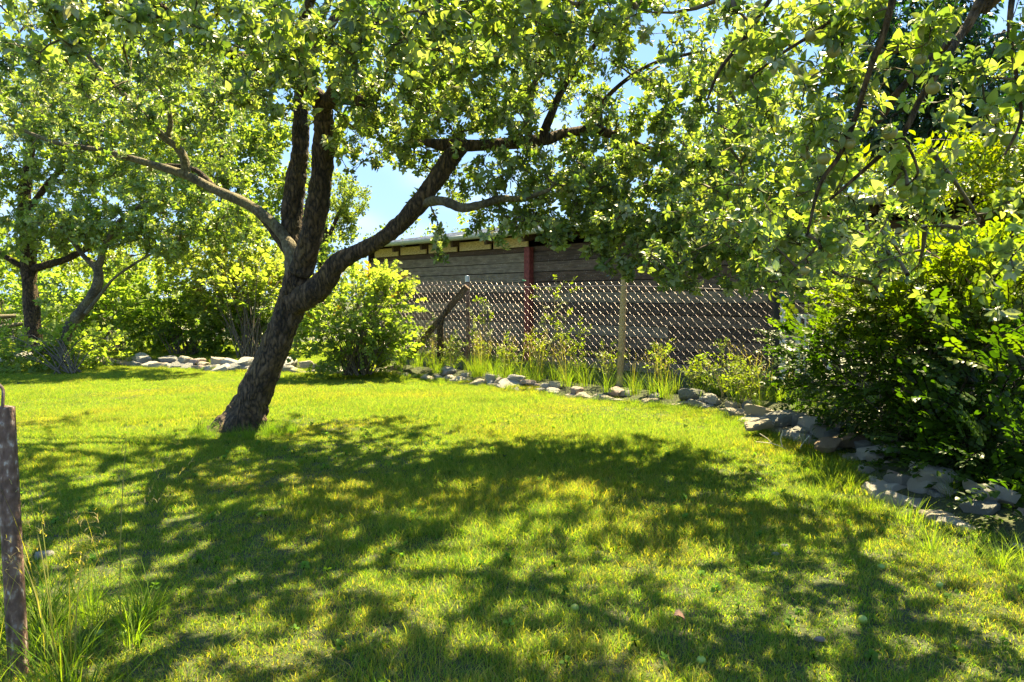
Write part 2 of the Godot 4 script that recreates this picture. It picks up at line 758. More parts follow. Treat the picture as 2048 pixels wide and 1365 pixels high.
func materials() -> void:
	bark = tri_mat(
		noise_tex(0.016, 5, [[0.0, Color(0.17, 0.13, 0.08)], [0.3, Color(0.16, 0.103, 0.058)], [0.5, Color(0.11, 0.068, 0.036)], [0.66, Color(0.04, 0.027, 0.014)], [0.85, Color(0.012, 0.008, 0.005)], [1.0, Color(0.006, 0.004, 0.003)]], 3, FastNoiseLite.TYPE_SIMPLEX_SMOOTH, 512, 26.0, FastNoiseLite.FRACTAL_RIDGED),
		noise_tex(0.016, 5, [[0.0, Color(1, 1, 1)], [0.45, Color(0.6, 0.6, 0.6)], [1.0, Color(0, 0, 0)]], 3, FastNoiseLite.TYPE_SIMPLEX_SMOOTH, 512, 26.0, FastNoiseLite.FRACTAL_RIDGED), 3.0, Vector3(2.6, 0.95, 2.6), 0.95, true)
	bark_pale = tri_mat(
		noise_tex(0.02, 5, [[0.0, Color(0.035, 0.027, 0.015)], [0.45, Color(0.11, 0.09, 0.05)], [0.7, Color(0.17, 0.145, 0.09)], [1.0, Color(0.3, 0.27, 0.19)]], 8),
		noise_tex(0.03, 4, [], 9), 0.8, Vector3(3, 2, 3), 0.9, true)
	twig_mat = mat(Color(0.11, 0.085, 0.05), 0.85, true)
	soil = tri_mat(
		noise_tex(0.02, 5, [[0.0, Color(0.016, 0.016, 0.006)], [0.5, Color(0.032, 0.042, 0.008)], [0.75, Color(0.05, 0.062, 0.012)], [1.0, Color(0.08, 0.075, 0.025)]], 21),
		noise_tex(0.05, 4, [], 22), 1.5, Vector3(1.3, 1.3, 1.3), 0.95, true)
	soil.uv1_world_triplanar = true
	var sc := [
		[Color(0.27, 0.25, 0.21), Color(0.46, 0.43, 0.37), Color(0.66, 0.63, 0.56)],
		[Color(0.3, 0.25, 0.18), Color(0.5, 0.43, 0.31), Color(0.66, 0.6, 0.47)],
		[Color(0.3, 0.22, 0.18), Color(0.48, 0.37, 0.31), Color(0.62, 0.54, 0.48)],
		[Color(0.15, 0.148, 0.135), Color(0.28, 0.275, 0.25), Color(0.46, 0.45, 0.4)],
		[Color(0.2, 0.12, 0.06), Color(0.3, 0.21, 0.12), Color(0.45, 0.38, 0.28)]]
	var sb := noise_tex(0.035, 5, [], 31)
	for k in sc.size():
		stone_mats.append(tri_mat(noise_tex(0.02, 5, [[0.2, sc[k][0]], [0.5, sc[k][1]], [0.68, sc[k][1]], [0.8, sc[k][2]]], 30 + k), sb, 1.4, Vector3(3.5, 3.5, 3.5), 0.9))
	var pc := [
		[Color(0.04, 0.026, 0.016), Color(0.21, 0.145, 0.095)],
		[Color(0.024, 0.015, 0.009), Color(0.12, 0.078, 0.05)],
		[Color(0.06, 0.044, 0.028), Color(0.34, 0.27, 0.18)],
		[Color(0.03, 0.018, 0.01), Color(0.15, 0.092, 0.055)]]
	for k in 4:
		var t := plank_tex(50 + k, pc[k][0], pc[k][1])
		var m := mat(Color.WHITE, 0.9)
		m.albedo_texture = t[0]
		m.heightmap_enabled = true
		m.heightmap_texture = t[1]
		m.heightmap_scale = 0.5
		m.uv1_scale = Vector3(0.55, 3.1, 1)
		plank_mats.append(m)
	rust = tri_mat(
		noise_tex(0.025, 5, [[0.0, Color(0.04, 0.022, 0.016)], [0.42, Color(0.11, 0.06, 0.042)], [0.62, Color(0.16, 0.095, 0.072)], [0.72, Color(0.22, 0.14, 0.1)], [0.8, Color(0.4, 0.34, 0.3)], [1.0, Color(0.45, 0.4, 0.36)]], 41),
		noise_tex(0.04, 4, [], 42), 0.4, Vector3(3, 1.3, 3), 0.75)
	wire_mat = tri_mat(
		noise_tex(0.05, 3, [[0.3, Color(0.2, 0.11, 0.08)], [0.45, Color(0.36, 0.29, 0.25)], [0.6, Color(0.46, 0.43, 0.41)]], 43), null, 0, Vector3(4, 4, 4), 0.4)
	wire_mat.metallic = 1.0
	grass_mat = leaf_mat(Color(1.12, 1.12, 0.5), 0.75, 0.16)

	var stalk := Color(0.16, 0.14, 0.06)
	var oval := [0.0, 0.72, 1.0, 0.86, 0.5, 0.0]
	var am := leaf_mat(Color(1.0, 1.06, 0.55), 0.34, 0.6)
	apple_kind = make_kind(oval, 0.56, "rosette", 0.06, 7, 9, am, stalk, [
		Color(0.1, 0.17, 0.03), Color(0.15, 0.22, 0.035), Color(0.19, 0.26, 0.035), Color(0.25, 0.31, 0.045), Color(0.28, 0.32, 0.13), Color(0.075, 0.13, 0.03)])
	var rm := leaf_mat(Color(1.0, 1.1, 0.4), 0.4, 0.5)
	bush_kind = make_kind([0.0, 0.8, 1.0, 0.95, 0.65, 0.0], 0.7, "pinnate", 0.038, 13, 6, rm, Color(0.13, 0.08, 0.04), [
		Color(0.045, 0.09, 0.012), Color(0.065, 0.12, 0.015), Color(0.1, 0.16, 0.02), Color(0.2, 0.26, 0.03)])
	var cm := leaf_mat(Color(1.13, 1.18, 0.6), 0.55, 0.35)
	currant_kind = make_kind([0.0, 0.95, 0.8, 1.0, 0.55, 0.0], 0.95, "shoot", 0.058, 8, 6, cm, Color(0.14, 0.11, 0.05))
	far_kind = make_kind([0.0, 1.0, 0.7, 0.0], 0.6, "clump", 0.1, 16, 6, leaf_mat(Color(1.13, 1.18, 0.62), 0.55, 0.35), stalk)
	cherry_kind = make_kind([0.0, 0.7, 1.0, 0.8, 0.4, 0.0], 0.42, "hang", 0.115, 9, 5, leaf_mat(Color(0.8, 1.0, 0.3), 0.35, 0.5), stalk)
	vine_kind = make_kind([0.0, 0.8, 1.0, 0.7, 0.3, 0.0], 0.36, "pinnate", 0.085, 11, 5, leaf_mat(Color(1.0, 1.0, 0.2), 0.4, 0.4), stalk)
	for c in [Color(0.17, 0.26, 0.035), Color(0.22, 0.29, 0.045), Color(0.25, 0.23, 0.07)]:
		var m := mat(c, 0.4)
		m.subsurf_scatter_enabled = true
		m.subsurf_scatter_strength = 0.15
		apple_mats.append(m)


# ------------------------------------------------------------------ ground
func ground() -> void:
	var xs := [-400.0, -200.0, -100.0, -60.0, -40.0, -30.0, -24.0]
	var x := -20.0
	while x <= 9.0:
		xs.append(x)
		x += 0.2
	xs.append_array([12.0, 20.0, 40.0, 100.0, 200.0, 400.0])
	var zs := [60.0, 30.0, 12.0, 6.0]
	var z := 2.0
	while z >= -18.0:
		zs.append(z)
		z -= 0.2
	zs.append_array([-20.0, -24.0, -30.0, -40.0, -60.0, -100.0, -200.0, -500.0])
	var mb := MB.new()
	for a in zs:
		for b in xs:
			mb.vert(Vector3(b, height(b, a), a), Vector3.UP, Color.WHITE)
	var w := xs.size()
	for j in zs.size() - 1:
		for i in w - 1:
			mb.quad(j * w + i, j * w + i + 1, (j + 1) * w + i + 1, (j + 1) * w + i)
	mb.smooth()
	var g := part("ground", mb.mesh(), soil)
	g.set_meta("kind", "structure")
	g.set_meta("label", "brown soil and thatch under the lawn and the bed")


# ------------------------------------------------------------------ shed
# a frame of axes for wall and fence: x along the wall to the right, y up, z out towards the lawn
const WALL_AT := Vector3(1.645, 0, -11.35)
var wall_basis := Basis(Vector3(0.695, 0, 0.719), Vector3.UP, Vector3(-0.719, 0, 0.695))


func wall_point(s: float, y: float, out: float) -> Vector3:
	return WALL_AT + wall_basis * Vector3(-s, y, out)


func shed() -> void:
	var o := thing("shed", "low weathered plank shed with a grey sheet roof behind the wire fence", "shed", WALL_AT)
	o.basis = wall_basis.orthonormalized()
	var wood := MB.new()
	# all in the shed's own axes: x right along the front, y up, z out; front plane at z = 0
	var rows := 11
	var y0 := 0.12
	var bh := 0.172
	var cuts := [-6.8, -1.89, 2.49, 8.2]
	for r in rows:
		for k in 3:
			var a: float = cuts[k]
			var b: float = cuts[k + 1]
			var mid := [a, b]
			if rng.randf() < 0.35:
				mid = [a, lerpf(a, b, rv(0.3, 0.7)), b]
			for q in mid.size() - 1:
				var l: float = mid[q + 1] - mid[q] - 0.006
				var mb := MB.new()
				var t := Transform3D(Basis(Vector3(0, 0, 1), rv(-0.0012, 0.0012)) * Basis(Vector3(1, 0, 0), rv(-0.02, 0.05)), Vector3((mid[q] + mid[q + 1]) * 0.5, 0, rv(-0.004, 0.004)))
				mb.box(t, Vector3(l, bh - rv(0.008, 0.016), 0.026), Color.WHITE, Vector2(rv(0, 5), rv(0, 1)))
				var pick := rng.randi() % 4
				if k == 0 and rng.randf() < 0.6:
					pick = 2
				elif k > 0 and rng.randf() < 0.4:
					pick = 1
				part("plank", mb.mesh(), plank_mats[pick], o, Transform3D(Basis(), Vector3(0, y0 + (r + 0.5) * bh, 0)))
	var top := y0 + rows * bh
	# dark boards that close the other walls
	var dark: StandardMaterial3D = plank_mats[1]
	for gx in [-6.83, 8.23]:
		var ga := MB.new()
		for sx in [-0.015, 0.015]:
			var q := []
			for c in [Vector2(0.02, 0.0), Vector2(0.02, top + 0.26), Vector2(-4.0, top + 0.9), Vector2(-4.0, 0.0)]:
				q.append(ga.vert(Vector3(gx + sx, c.y, c.x), Vector3(signf(sx), 0, 0), Color.WHITE, Vector2(c.x, c.y)))
			ga.quad(q[0], q[1], q[2], q[3])
		part("wall", ga.mesh(), dark, o)
	for sd in [[Vector3(0.7, 1.47, -4.02), Vector3(15.1, 2.94, 0.03)]]:
		var mb := MB.new()
		mb.box(Transform3D(), sd[1])
		part("wall", mb.mesh(), dark, o, Transform3D(Basis(), sd[0]))
	# posts
	var red := tri_mat(noise_tex(0.03, 4, [[0.2, Color(0.1, 0.018, 0.014)], [0.5, Color(0.19, 0.034, 0.025)], [0.8, Color(0.25, 0.06, 0.045)]], 61), null, 0, Vector3(3, 0.8, 3), 0.75)
	var pm := MB.new()
	pm.box(Transform3D(), Vector3(0.125, 2.06, 0.1))
	var rp := part("post", pm.mesh(), red, o, Transform3D(Basis(), Vector3(-1.89, 1.06, 0.067)))
	rp.set_meta("label", "red painted post")
	var pm2 := MB.new()
	pm2.box(Transform3D(), Vector3(0.12, 2.0, 0.06), Color.WHITE, Vector2(0.3, 0.2))
	part("post", pm2.mesh(), dark, o, Transform3D(Basis(), Vector3(2.49, 1.05, 0.046)))
	# wall plate along the top of the planks
	var wp := MB.new()
	wp.box(Transform3D(), Vector3(15.0, 0.09, 0.09), Color.WHITE, Vector2(0.6, 0.3))
	part("wall_plate", wp.mesh(), plank_mats[3], o, Transform3D(Basis(), Vector3(0.7, top + 0.047, -0.06)))
	# rafters and pale infill boards under the eave
	var slope := deg_to_rad(9.0)
	var eave := top + 0.36
	var pale := tri_mat(noise_tex(0.02, 4, [[0.2, Color(0.38, 0.26, 0.09)], [0.5, Color(0.55, 0.42, 0.17)], [0.8, Color(0.66, 0.54, 0.27)]], 62), null, 0, Vector3(1.2, 5, 3), 0.8)
	var rx := -6.6
	var rf := MB.new()
	rf.box(Transform3D(), Vector3(0.07, 0.13, 4.5), Color.WHITE, Vector2(0.1, 0.7))
	var rfm := rf.mesh()
	var k := 0
	while rx < 8.2:
		part("rafter", rfm, plank_mats[3], o, Transform3D(Basis(Vector3(1, 0, 0), slope), Vector3(rx, eave - 0.09 + 1.95 * tan(slope), -2.02)))
		if rx < -2.6:
			var im := MB.new()
			im.box(Transform3D(), Vector3(0.86, 0.17 - 0.012 * (k % 2), 0.024), Color.WHITE, Vector2(k * 0.7, 0))
			part("infill_board", im.mesh(), pale, o, Transform3D(Basis(), Vector3(rx + 0.47, top + 0.176 + 0.002 * (k % 3), 0.03)))
		elif k % 3 == 1:
			var im := MB.new()
			im.box(Transform3D(), Vector3(0.4, 0.1, 0.024), Color.WHITE, Vector2(k * 0.7, 0))
			part("infill_board", im.mesh(), pale, o, Transform3D(Basis(), Vector3(rx + 0.3, top + 0.15, 0.0)))
		rx += 0.94
		k += 1
	# sheet roof: standing-seam panels
	var tin := tri_mat(noise_tex(0.02, 4, [[0.2, Color(0.2, 0.21, 0.22)], [0.5, Color(0.33, 0.34, 0.36)], [0.8, Color(0.45, 0.46, 0.47)]], 63), null, 0, Vector3(0.8, 0.8, 0.8), 0.4)
	tin.metallic = 0.35
	var rl := 4.55
	var rm := MB.new()
	# corrugated cross-section
	var seg := 12
	var wdt := 0.90
	for e in 2:
		for j in seg + 1:
			var xx := wdt * (float(j) / seg - 0.5)
			var yy := 0.011 * cos(TAU * 3.0 * j / seg)
			rm.vert(Vector3(xx, yy, rl * (0.5 - e)), Vector3.UP, Color.WHITE)
	for j in seg:
		rm.quad(j, j + 1, seg + 1 + j + 1, seg + 1 + j)
	for e in 2:
		var f0 := rm.v.size()
		for j in seg + 1:
			rm.vert(rm.v[e * (seg + 1) + j] - Vector3(0, 0.006, 0), Vector3.DOWN, Color.WHITE)
	for j in seg:
		var b := 2 * (seg + 1)
		rm.quad(b + j, b + j + 1, b + seg + 1 + j + 1, b + seg + 1 + j)
	rm.smooth()
	var rmm := rm.mesh()
	var sm := MB.new()
	sm.box(Transform3D(), Vector3(0.035, 0.035, rl + 0.02))
	var smm := sm.mesh()
	var hook := MB.new()
	hook.box(Transform3D(Basis(), Vector3(0, 0.03, 0)), Vector3(0.03, 0.07, 0.05))
	var hm := hook.mesh()
	var px := -7.0
	k = 0
	while px < 8.6:
		var c := Vector3(px + 0.46, eave + 0.015 + 0.004 * (k % 2) + 1.95 * tan(slope), -1.95)
		part("roof_panel", rmm, tin, o, Transform3D(Basis(Vector3(1, 0, 0), slope), c))
		part("roof_seam", smm, tin, o, Transform3D(Basis(Vector3(1, 0, 0), slope), Vector3(px, c.y + 0.02, -1.95)))
		part("ridge_clip", hm, tin, o, Transform3D(Basis(Vector3(1, 0, 0), slope), Vector3(px, eave + 0.03 + 4.15 * tan(slope), -4.1)))
		px += 0.92
		k += 1
	# half-round gutter
	var gm := MB.new()
	var gl := 15.4
	var prof := []
	for j in 11:
		var an := PI + PI * j / 10.0
		prof.append(Vector3(0, sin(an) * 0.062, cos(an) * 0.062))
	prof.append(Vector3(0, 0.012, 0.07))
	for shell in 2:
		var f0 := gm.v.size()
		for e in 2:
			for j in prof.size():
				var p: Vector3 = prof[j] * (1.0 if shell == 0 else 0.96)
				var nn := Vector3(0, p.y, p.z).normalized() * (1.0 if shell == 0 else -1.0)
				gm.vert(Vector3((e - 0.5) * gl, p.y, p.z), nn, Color.WHITE)
		var w := prof.size()
		for j in w - 1:
			gm.quad(f0 + j, f0 + j + 1, f0 + w + j + 1, f0 + w + j)
	var gp := tri_mat(noise_tex(0.02, 4, [[0.2, Color(0.33, 0.36, 0.24)], [0.6, Color(0.44, 0.47, 0.33)], [0.85, Color(0.5, 0.52, 0.4)]], 64), null, 0, Vector3(1, 4, 4), 0.4)
	part("gutter", gm.mesh(), gp, o, Transform3D(Basis(Vector3(0, 0, 1), -0.002), Vector3(0.7, eave - 0.045, 0.34)))
	var br := MB.new()
	var arc := []
	var ar := []
	for j in 9:
		var an := PI + PI * j / 8.0
		arc.append(Vector3(0, sin(an) * 0.07, cos(an) * 0.07))
		ar.append(0.007)
	br.tube(arc, ar, 5, Color.WHITE)
	var brm := br.mesh()
	var gx := -6.4
	while gx < 8.0:
		part("gutter_bracket", brm, gp, o, Transform3D(Basis(), Vector3(gx, eave - 0.045, 0.34)))
		gx += 1.3
	# pale painted frames leaning on the front
	var paint := tri_mat(noise_tex(0.02, 4, [[0.2, Color(0.42, 0.4, 0.28)], [0.5, Color(0.62, 0.6, 0.46)], [0.8, Color(0.7, 0.69, 0.58)]], 65), null, 0, Vector3(2, 2, 2), 0.6)
	lean_frame("white wooden frame with thin bars leaning on the shed by the fence end", at(1568, 598, 9.05), [[Vector2(0, 0), Vector2(0.03, -0.98), 0.07], [Vector2(0.0, -0.2), Vector2(0.62, -0.22), 0.05], [Vector2(0.2, -0.22), Vector2(0.215, -0.9), 0.05], [Vector2(0.29, -0.22), Vector2(0.3, -0.9), 0.018], [Vector2(0.34, -0.22), Vector2(0.35, -0.9), 0.018], [Vector2(0.6, -0.2), Vector2(0.6, -0.9), 0.05]], paint)
	lean_frame("white barred frame high against the dark shed under the vine", at(1752, 468, 8.15), [[Vector2(0, 0), Vector2(1.05, -0.08), 0.038], [Vector2(0.03, 0), Vector2(0.0, -0.5), 0.03], [Vector2(0.09, 0), Vector2(0.07, -0.5), 0.02], [Vector2(0.5, -0.03), Vector2(0.44, -0.5), 0.038], [Vector2(0.94, -0.07), Vector2(0.88, -0.55), 0.038]], paint)


func lean_frame(label: String, p: Vector3, bars: Array, m: Material) -> void:
	var o := thing("trellis", label, "trellis", p)
	o.basis = wall_basis.orthonormalized() * Basis(Vector3.RIGHT, -0.06)
	var k := 0
	for b in bars:
		var a := Vector3(b[0].x, b[0].y, 0)
		var d := Vector3(b[1].x, b[1].y, 0)
		var mb := MB.new()
		var l := a.distance_to(d)
		var x := (d - a).normalized()
		mb.box(Transform3D(Basis(x, Vector3(0, 0, 1).cross(x), Vector3(0, 0, 1)), (a + d) * 0.5 + Vector3(0, 0, 0.002 * k)), Vector3(l, b[2], 0.03))
		part("bar", mb.mesh(), m, o)
		k += 1


# ------------------------------------------------------------------ fence
func fence_point(s: float, y: float) -> Vector3:
	var p := Vector3(1.37, 0, -9.47) + Vector3(-0.695, 0, -0.719) * s
	p.y = y
	return p


func fence() -> void:
	var o := thing("chain_link_fence", "rusty chain link fence with thin posts in front of the shed", "fence", fence_point(0, 0))
	var org := o.position
	# posts: s, foot, top, radius, lean, material
	var olive := tri_mat(noise_tex(0.03, 4, [[0.2, Color(0.24, 0.17, 0.06)], [0.5, Color(0.42, 0.3, 0.13)], [0.8, Color(0.52, 0.38, 0.22)]], 71), noise_tex(0.05, 3, [], 72), 0.3, Vector3(6, 1.5, 6), 0.7)
	var black := mat(Color(0.02, 0.018, 0.016), 0.8)
	var galv := mat(Color(0.5, 0.52, 0.52), 0.4)
	galv.metallic = 0.4
	for q in [[2.97, 1.54, 0.035, 0.0, rust], [0.0, 1.49, 0.045, 0.05, olive], [-2.11, 1.38, 0.035, -0.02, black], [15.4, 1.62, 0.04, 0.0, rust], [8.5, 1.5, 0.035, 0.0, rust], [-4.6, 1.38, 0.035, 0.0, black]]:
		var a := fence_point(q[0], 0.0) - org
		var b := fence_point(q[0], q[1]) - org + Vector3(q[3], 0, 0)
		var mb := MB.new()
		mb.tube([a, a.lerp(b, 0.4) + Vector3(0.006, 0, 0), b], [q[2], q[2] * 0.95, q[2] * 0.8], 12, Color.WHITE)
		var ps := part("post", mb.mesh(), q[4], o)
		if q[0] > 2 and q[0] < 4:
			var cm := MB.new()
			cm.tube([b - Vector3(0, 0.06, 0), b + Vector3(0, 0.03, 0)], [0.037, 0.037], 12, Color.WHITE)
			part("cap", cm.mesh(), galv, ps)
	# mesh wires: every wire zigzags, interlocking with its neighbours
	var pitch := 0.12
	var tops := [[16.5, 1.5], [8.5, 1.46], [2.97, 1.44], [1.7, 1.385], [0.0, 1.38], [-1.0, 1.345], [-2.11, 1.28], [-4.6, 1.22]]
	var variants := []
	for vn in 3:
		var mb := MB.new()
		var pts := []
		var rad := []
		var rows := 24
		for k in rows + 1:
			var y := 0.06 + k * pitch * 0.5
			var sd := 1.0 if k % 2 == 0 else -1.0
			var wv := 0.003 * sin(k * 0.7 + vn * 2.0)
			# rounded bend
			# the bends hook round the neighbour: right bends in front, left bends behind
			var here := Vector3(sd * pitch * 0.265 + wv, y, 0.009 * sd)
			var next := Vector3(-sd * pitch * 0.265 + wv, y + pitch * 0.5, -0.009 * sd)
			for f in [0.0, 0.16, 0.5, 0.84]:
				pts.append(here.lerp(next, f))
				rad.append(0.0016)
		mb.tube(pts, rad, 4, Color.WHITE, null, 0, false)
		variants.append(mb.mesh())
	var s := -4.6
	var k := 0
	while s < 16.4:
		var ty := 1.4
		for j in tops.size() - 1:
			if s <= tops[j][0] and s >= tops[j + 1][0]:
				ty = lerpf(tops[j][1], tops[j + 1][1], (tops[j][0] - s) / (tops[j][0] - tops[j + 1][0]))
		var b := wall_basis.orthonormalized()
		b = b * Basis.from_scale(Vector3(1, (ty - 0.02) / 1.56, 1))
		# slack: bottom bellies out a little
		var p := fence_point(s, 0.02) - org + wall_basis.z * 0.03 * noise.get_noise_2d(s * 20.0, 3.0)
		part("wire", variants[k % 3], wire_mat, o, Transform3D(b, p + Vector3(0, rv(-0.004, 0.004) + (pitch * 0.5 if k % 2 == 1 else 0.0), 0)))
		s += pitch * 0.5
		k += 1
	# line wire along the top
	var lp := []
	var lr := []
	for j in tops.size():
		lp.append(fence_point(tops[j][0], tops[j][1]) - org + wall_basis.z * 0.006)
		lr.append(0.0028)
	var mb := MB.new()
	mb.tube(lp, lr, 4, Color.WHITE)
	part("line_wire", mb.mesh(), wire_mat, o)
	# teal clip near the fence end
	var tm := MB.new()
	tm.box(Transform3D(), Vector3(0.1, 0.035, 0.03))
	part("clip", tm.mesh(), mat(Color(0.0, 0.14, 0.09), 0.5), o, Transform3D(wall_basis.orthonormalized(), at(1565, 592, 7.95) - org))
	var t2 := MB.new()
	t2.tube([Vector3(-0.03, 0, 0), Vector3(0.03, -0.008, 0)], [0.012, 0.012], 6, Color.WHITE)
	part("clip", t2.mesh(), mat(Color(0.0, 0.14, 0.06), 0.5), o, Transform3D(wall_basis.orthonormalized(), at(1048, 561, 10.65) - org))

	# leaning brown prop and the stump it rests by
	var pr := thing("wooden_prop", "dark brown board leaning diagonally against the rusty fence post", "board", at(820, 712, 11.9))
	var a := Vector3.ZERO
	var b := at(930, 578, 11.35) - pr.position
	var pb := MB.new()
	var x := (b - a).normalized()
	pb.box(Transform3D(Basis(x, Vector3(0, 0, 1).cross(x).normalized(), x.cross(Vector3(0, 0, 1).cross(x).normalized())), (a + b) * 0.5), Vector3(a.distance_to(b) + 0.1, 0.09, 0.05), Color.WHITE, Vector2(0.2, 0.5))
	part("board", pb.mesh(), plank_mats[3], pr)
	var stp := thing("old_wooden_stake", "short rotten wooden stake curving up beside the leaning prop", "stake", fence_point(3.4, 0.05) + wall_basis.z * 0.2)
	var top := at(882, 640, 11.5) - stp.position
	var sb := MB.new()
	sb.tube(curve([Vector3.ZERO, Vector3(0.0, top.y * 0.55, 0.0) + Vector3(top.x, 0, top.z) * 0.6, top, at(905, 600, 11.5) - stp.position], 4), curve([0.06, 0.055, 0.05, 0.02], 4), 9, Color.WHITE, noise, 0.25)
	sb.smooth()
	part("stake", sb.mesh(), bark, stp)


# ------------------------------------------------------------------ stones
func rock(sd: int) -> ArrayMesh:
	var r := RandomNumberGenerator.new()
	r.seed = sd
	var planes := []
	for k in 14:
		var d := Vector3(r.randf_range(-1, 1), r.randf_range(-1, 1), r.randf_range(-1, 1)).normalized()
		if k < 6:
			var ax := Vector3.ZERO
			ax[k / 2] = 1.0 if k % 2 == 0 else -1.0
			d = (ax + d * 0.28).normalized()
		planes.append([d, r.randf_range(0.58, 0.86) if k < 6 else r.randf_range(0.8, 1.05)])
	var mb := MB.new()
	var sph := SphereMesh.new()
	sph.radial_segments = 20
	sph.rings = 11
	sph.radius = 1.0
	sph.height = 2.0
	var arr := sph.get_mesh_arrays()
	var vs: PackedVector3Array = arr[Mesh.ARRAY_VERTEX]
	var pts := PackedVector3Array()
	for q in vs:
		var d := q.normalized()
		var m := 1.15
		for p in planes:
			var f: float = p[0].dot(d)
			if f > 0.05:
				m = minf(m, p[1] / f)
		m *= 1.0 + 0.06 * noise.get_noise_3d(d.x * 40 + sd * 13, d.y * 40, d.z * 40)
		pts.append(d * m)
	var id: PackedInt32Array = arr[Mesh.ARRAY_INDEX]
	# faceted
	for k in range(0, id.size(), 3):
		var a := pts[id[k]]
		var b := pts[id[k + 1]]
		var c := pts[id[k + 2]]
		var g := (c - a).cross(b - a)
		if g.length() < 1e-6:
			continue
		var nn := g.normalized()
		if nn.dot(a + b + c) < 0:
			nn = -nn
		# soften: blend the facet with the outward direction
		var x := mb.vert(a, (nn * 5.0 + a.normalized()).normalized(), Color.WHITE)
		var y := mb.vert(b, (nn * 5.0 + b.normalized()).normalized(), Color.WHITE)
		var w := mb.vert(c, (nn * 5.0 + c.normalized()).normalized(), Color.WHITE)
		mb.tri(x, y, w)
	return mb.mesh()


func stones() -> void:
	var rocks := []
	for k in 14:
		rocks.append(rock(100 + k))
	var o := thing("stone_edging", "low dry edging of pale rough stones along the far side of the lawn", "stone edging", Vector3(stone_path[9].x, 0, stone_path[9].y))
	var org := o.position
	var total := 0
	# walk along the path; two or three courses
	for k in range(1, stone_path.size() - 1):
		var a := stone_path[k]
		var b := stone_path[k + 1]
		var ln := a.distance_to(b)
		var d := (b - a) / ln
		var nn := Vector2(-d.y, d.x)   # towards behind
		if behind(a.x + nn.x * 0.1 + d.x * ln * 0.5, a.y + nn.y * 0.1 + d.y * ln * 0.5) < 0:
			nn = -nn
		var s := 0.0
		while s < ln:
			var near := -(a + d * s).y
			var left: bool = (a + d * s).x < -2.6
			if near > 14.2:
				break
			var big := (0.13 if near > 6.0 else 0.1) * rv(0.7, 1.35) * (1.25 if left else 1.0)
			var courses := 3 if near < 4.6 and near > 3.4 else 2
			if rng.randf() < 0.12 and near > 5.5:
				s += big * 1.5
				continue
			for cc in courses:
				if cc > 0 and rng.randf() < 0.22:
					continue
				var sz := Vector3(big * rv(0.85, 1.3), big * rv(0.34, 0.6), big * rv(0.6, 1.1)) * (1.0 - 0.06 * cc)
				var p2 := a + d * (s + rv(-0.04, 0.04)) + nn * (0.12 * cc + rv(-0.05, 0.05) + (0.05 if near < 6 else 0.0))
				var y := 0.02 + cc * big * 0.6 + rv(-0.015, 0.015)
				if left:
					y += 0.02
				var ang := atan2(-d.y, d.x) + rv(-0.5, 0.5)
				var bb := Basis(Vector3.UP, ang) * Basis(Vector3(1, 0, 0), rv(-0.35, 0.35)) * Basis(Vector3(0, 0, 1), rv(-0.25, 0.25)) * Basis.from_scale(sz)
				var mi: int = [0, 0, 1, 1, 2, 3][rng.randi() % 6]
				if near < 7.0:
					mi = [0, 0, 3, 2, 1, 0][rng.randi() % 6]
				part("stone", rocks[rng.randi() % rocks.size()], stone_mats[mi], o, Transform3D(bb, Vector3(p2.x, y, p2.y) - org))
				total += 1
			s += big * rv(1.45, 1.9)
	# loose flat slabs in the shade at the bend
	for q in [[1560, 838, 0.26, 3, 0.3], [1640, 856, 0.25, 3, -0.4], [1520, 850, 0.18, 1, 0.1], [1690, 880, 0.2, 4, 0.2], [1760, 905, 0.22, 0, -0.2], [1660, 890, 0.16, 4, 0.8]]:
		var g := ground_at(q[0], q[1], 0.12)
		var bb := Basis(Vector3.UP, q[4]) * Basis(Vector3(0.3, 0, 1).normalized(), 0.18) * Basis.from_scale(Vector3(q[2], 0.045, q[2] * 0.6))
		part("stone", rocks[rng.randi() % rocks.size()], stone_mats[q[3]], o, Transform3D(bb, g - org))


# ------------------------------------------------------------------ trees
# a limb traced from [px, py, depth, width in px]
func limb(owner: Node3D, called: String, pts: Array, m: Material, skel: Array, rough := 0.18, sides := 14) -> void:
	var org := owner.position
	var ps := []
	var rs := []
	for q in pts:
		ps.append(at(q[0], q[1], q[2]) - org)
		rs.append(q[3] * 0.5 / FOCAL * q[2])
	var per := 14 if sides > 18 else 8
	var cp := curve(ps, per)
	var cr := curve(rs, per)
	for p in curve(ps, 3):
		skel.append(p + org)
	for k in cp.size():
		cr[k] *= 0.93 + 0.09 * noise.get_noise_2d(k * 9.0, cp[0].x * 91.0)
	var mb := MB.new()
	mb.tube(cp, cr, sides, Color.WHITE, noise, rough)
	weather(mb, org)
	mb.smooth()
	part(called, mb.mesh(), m, owner)


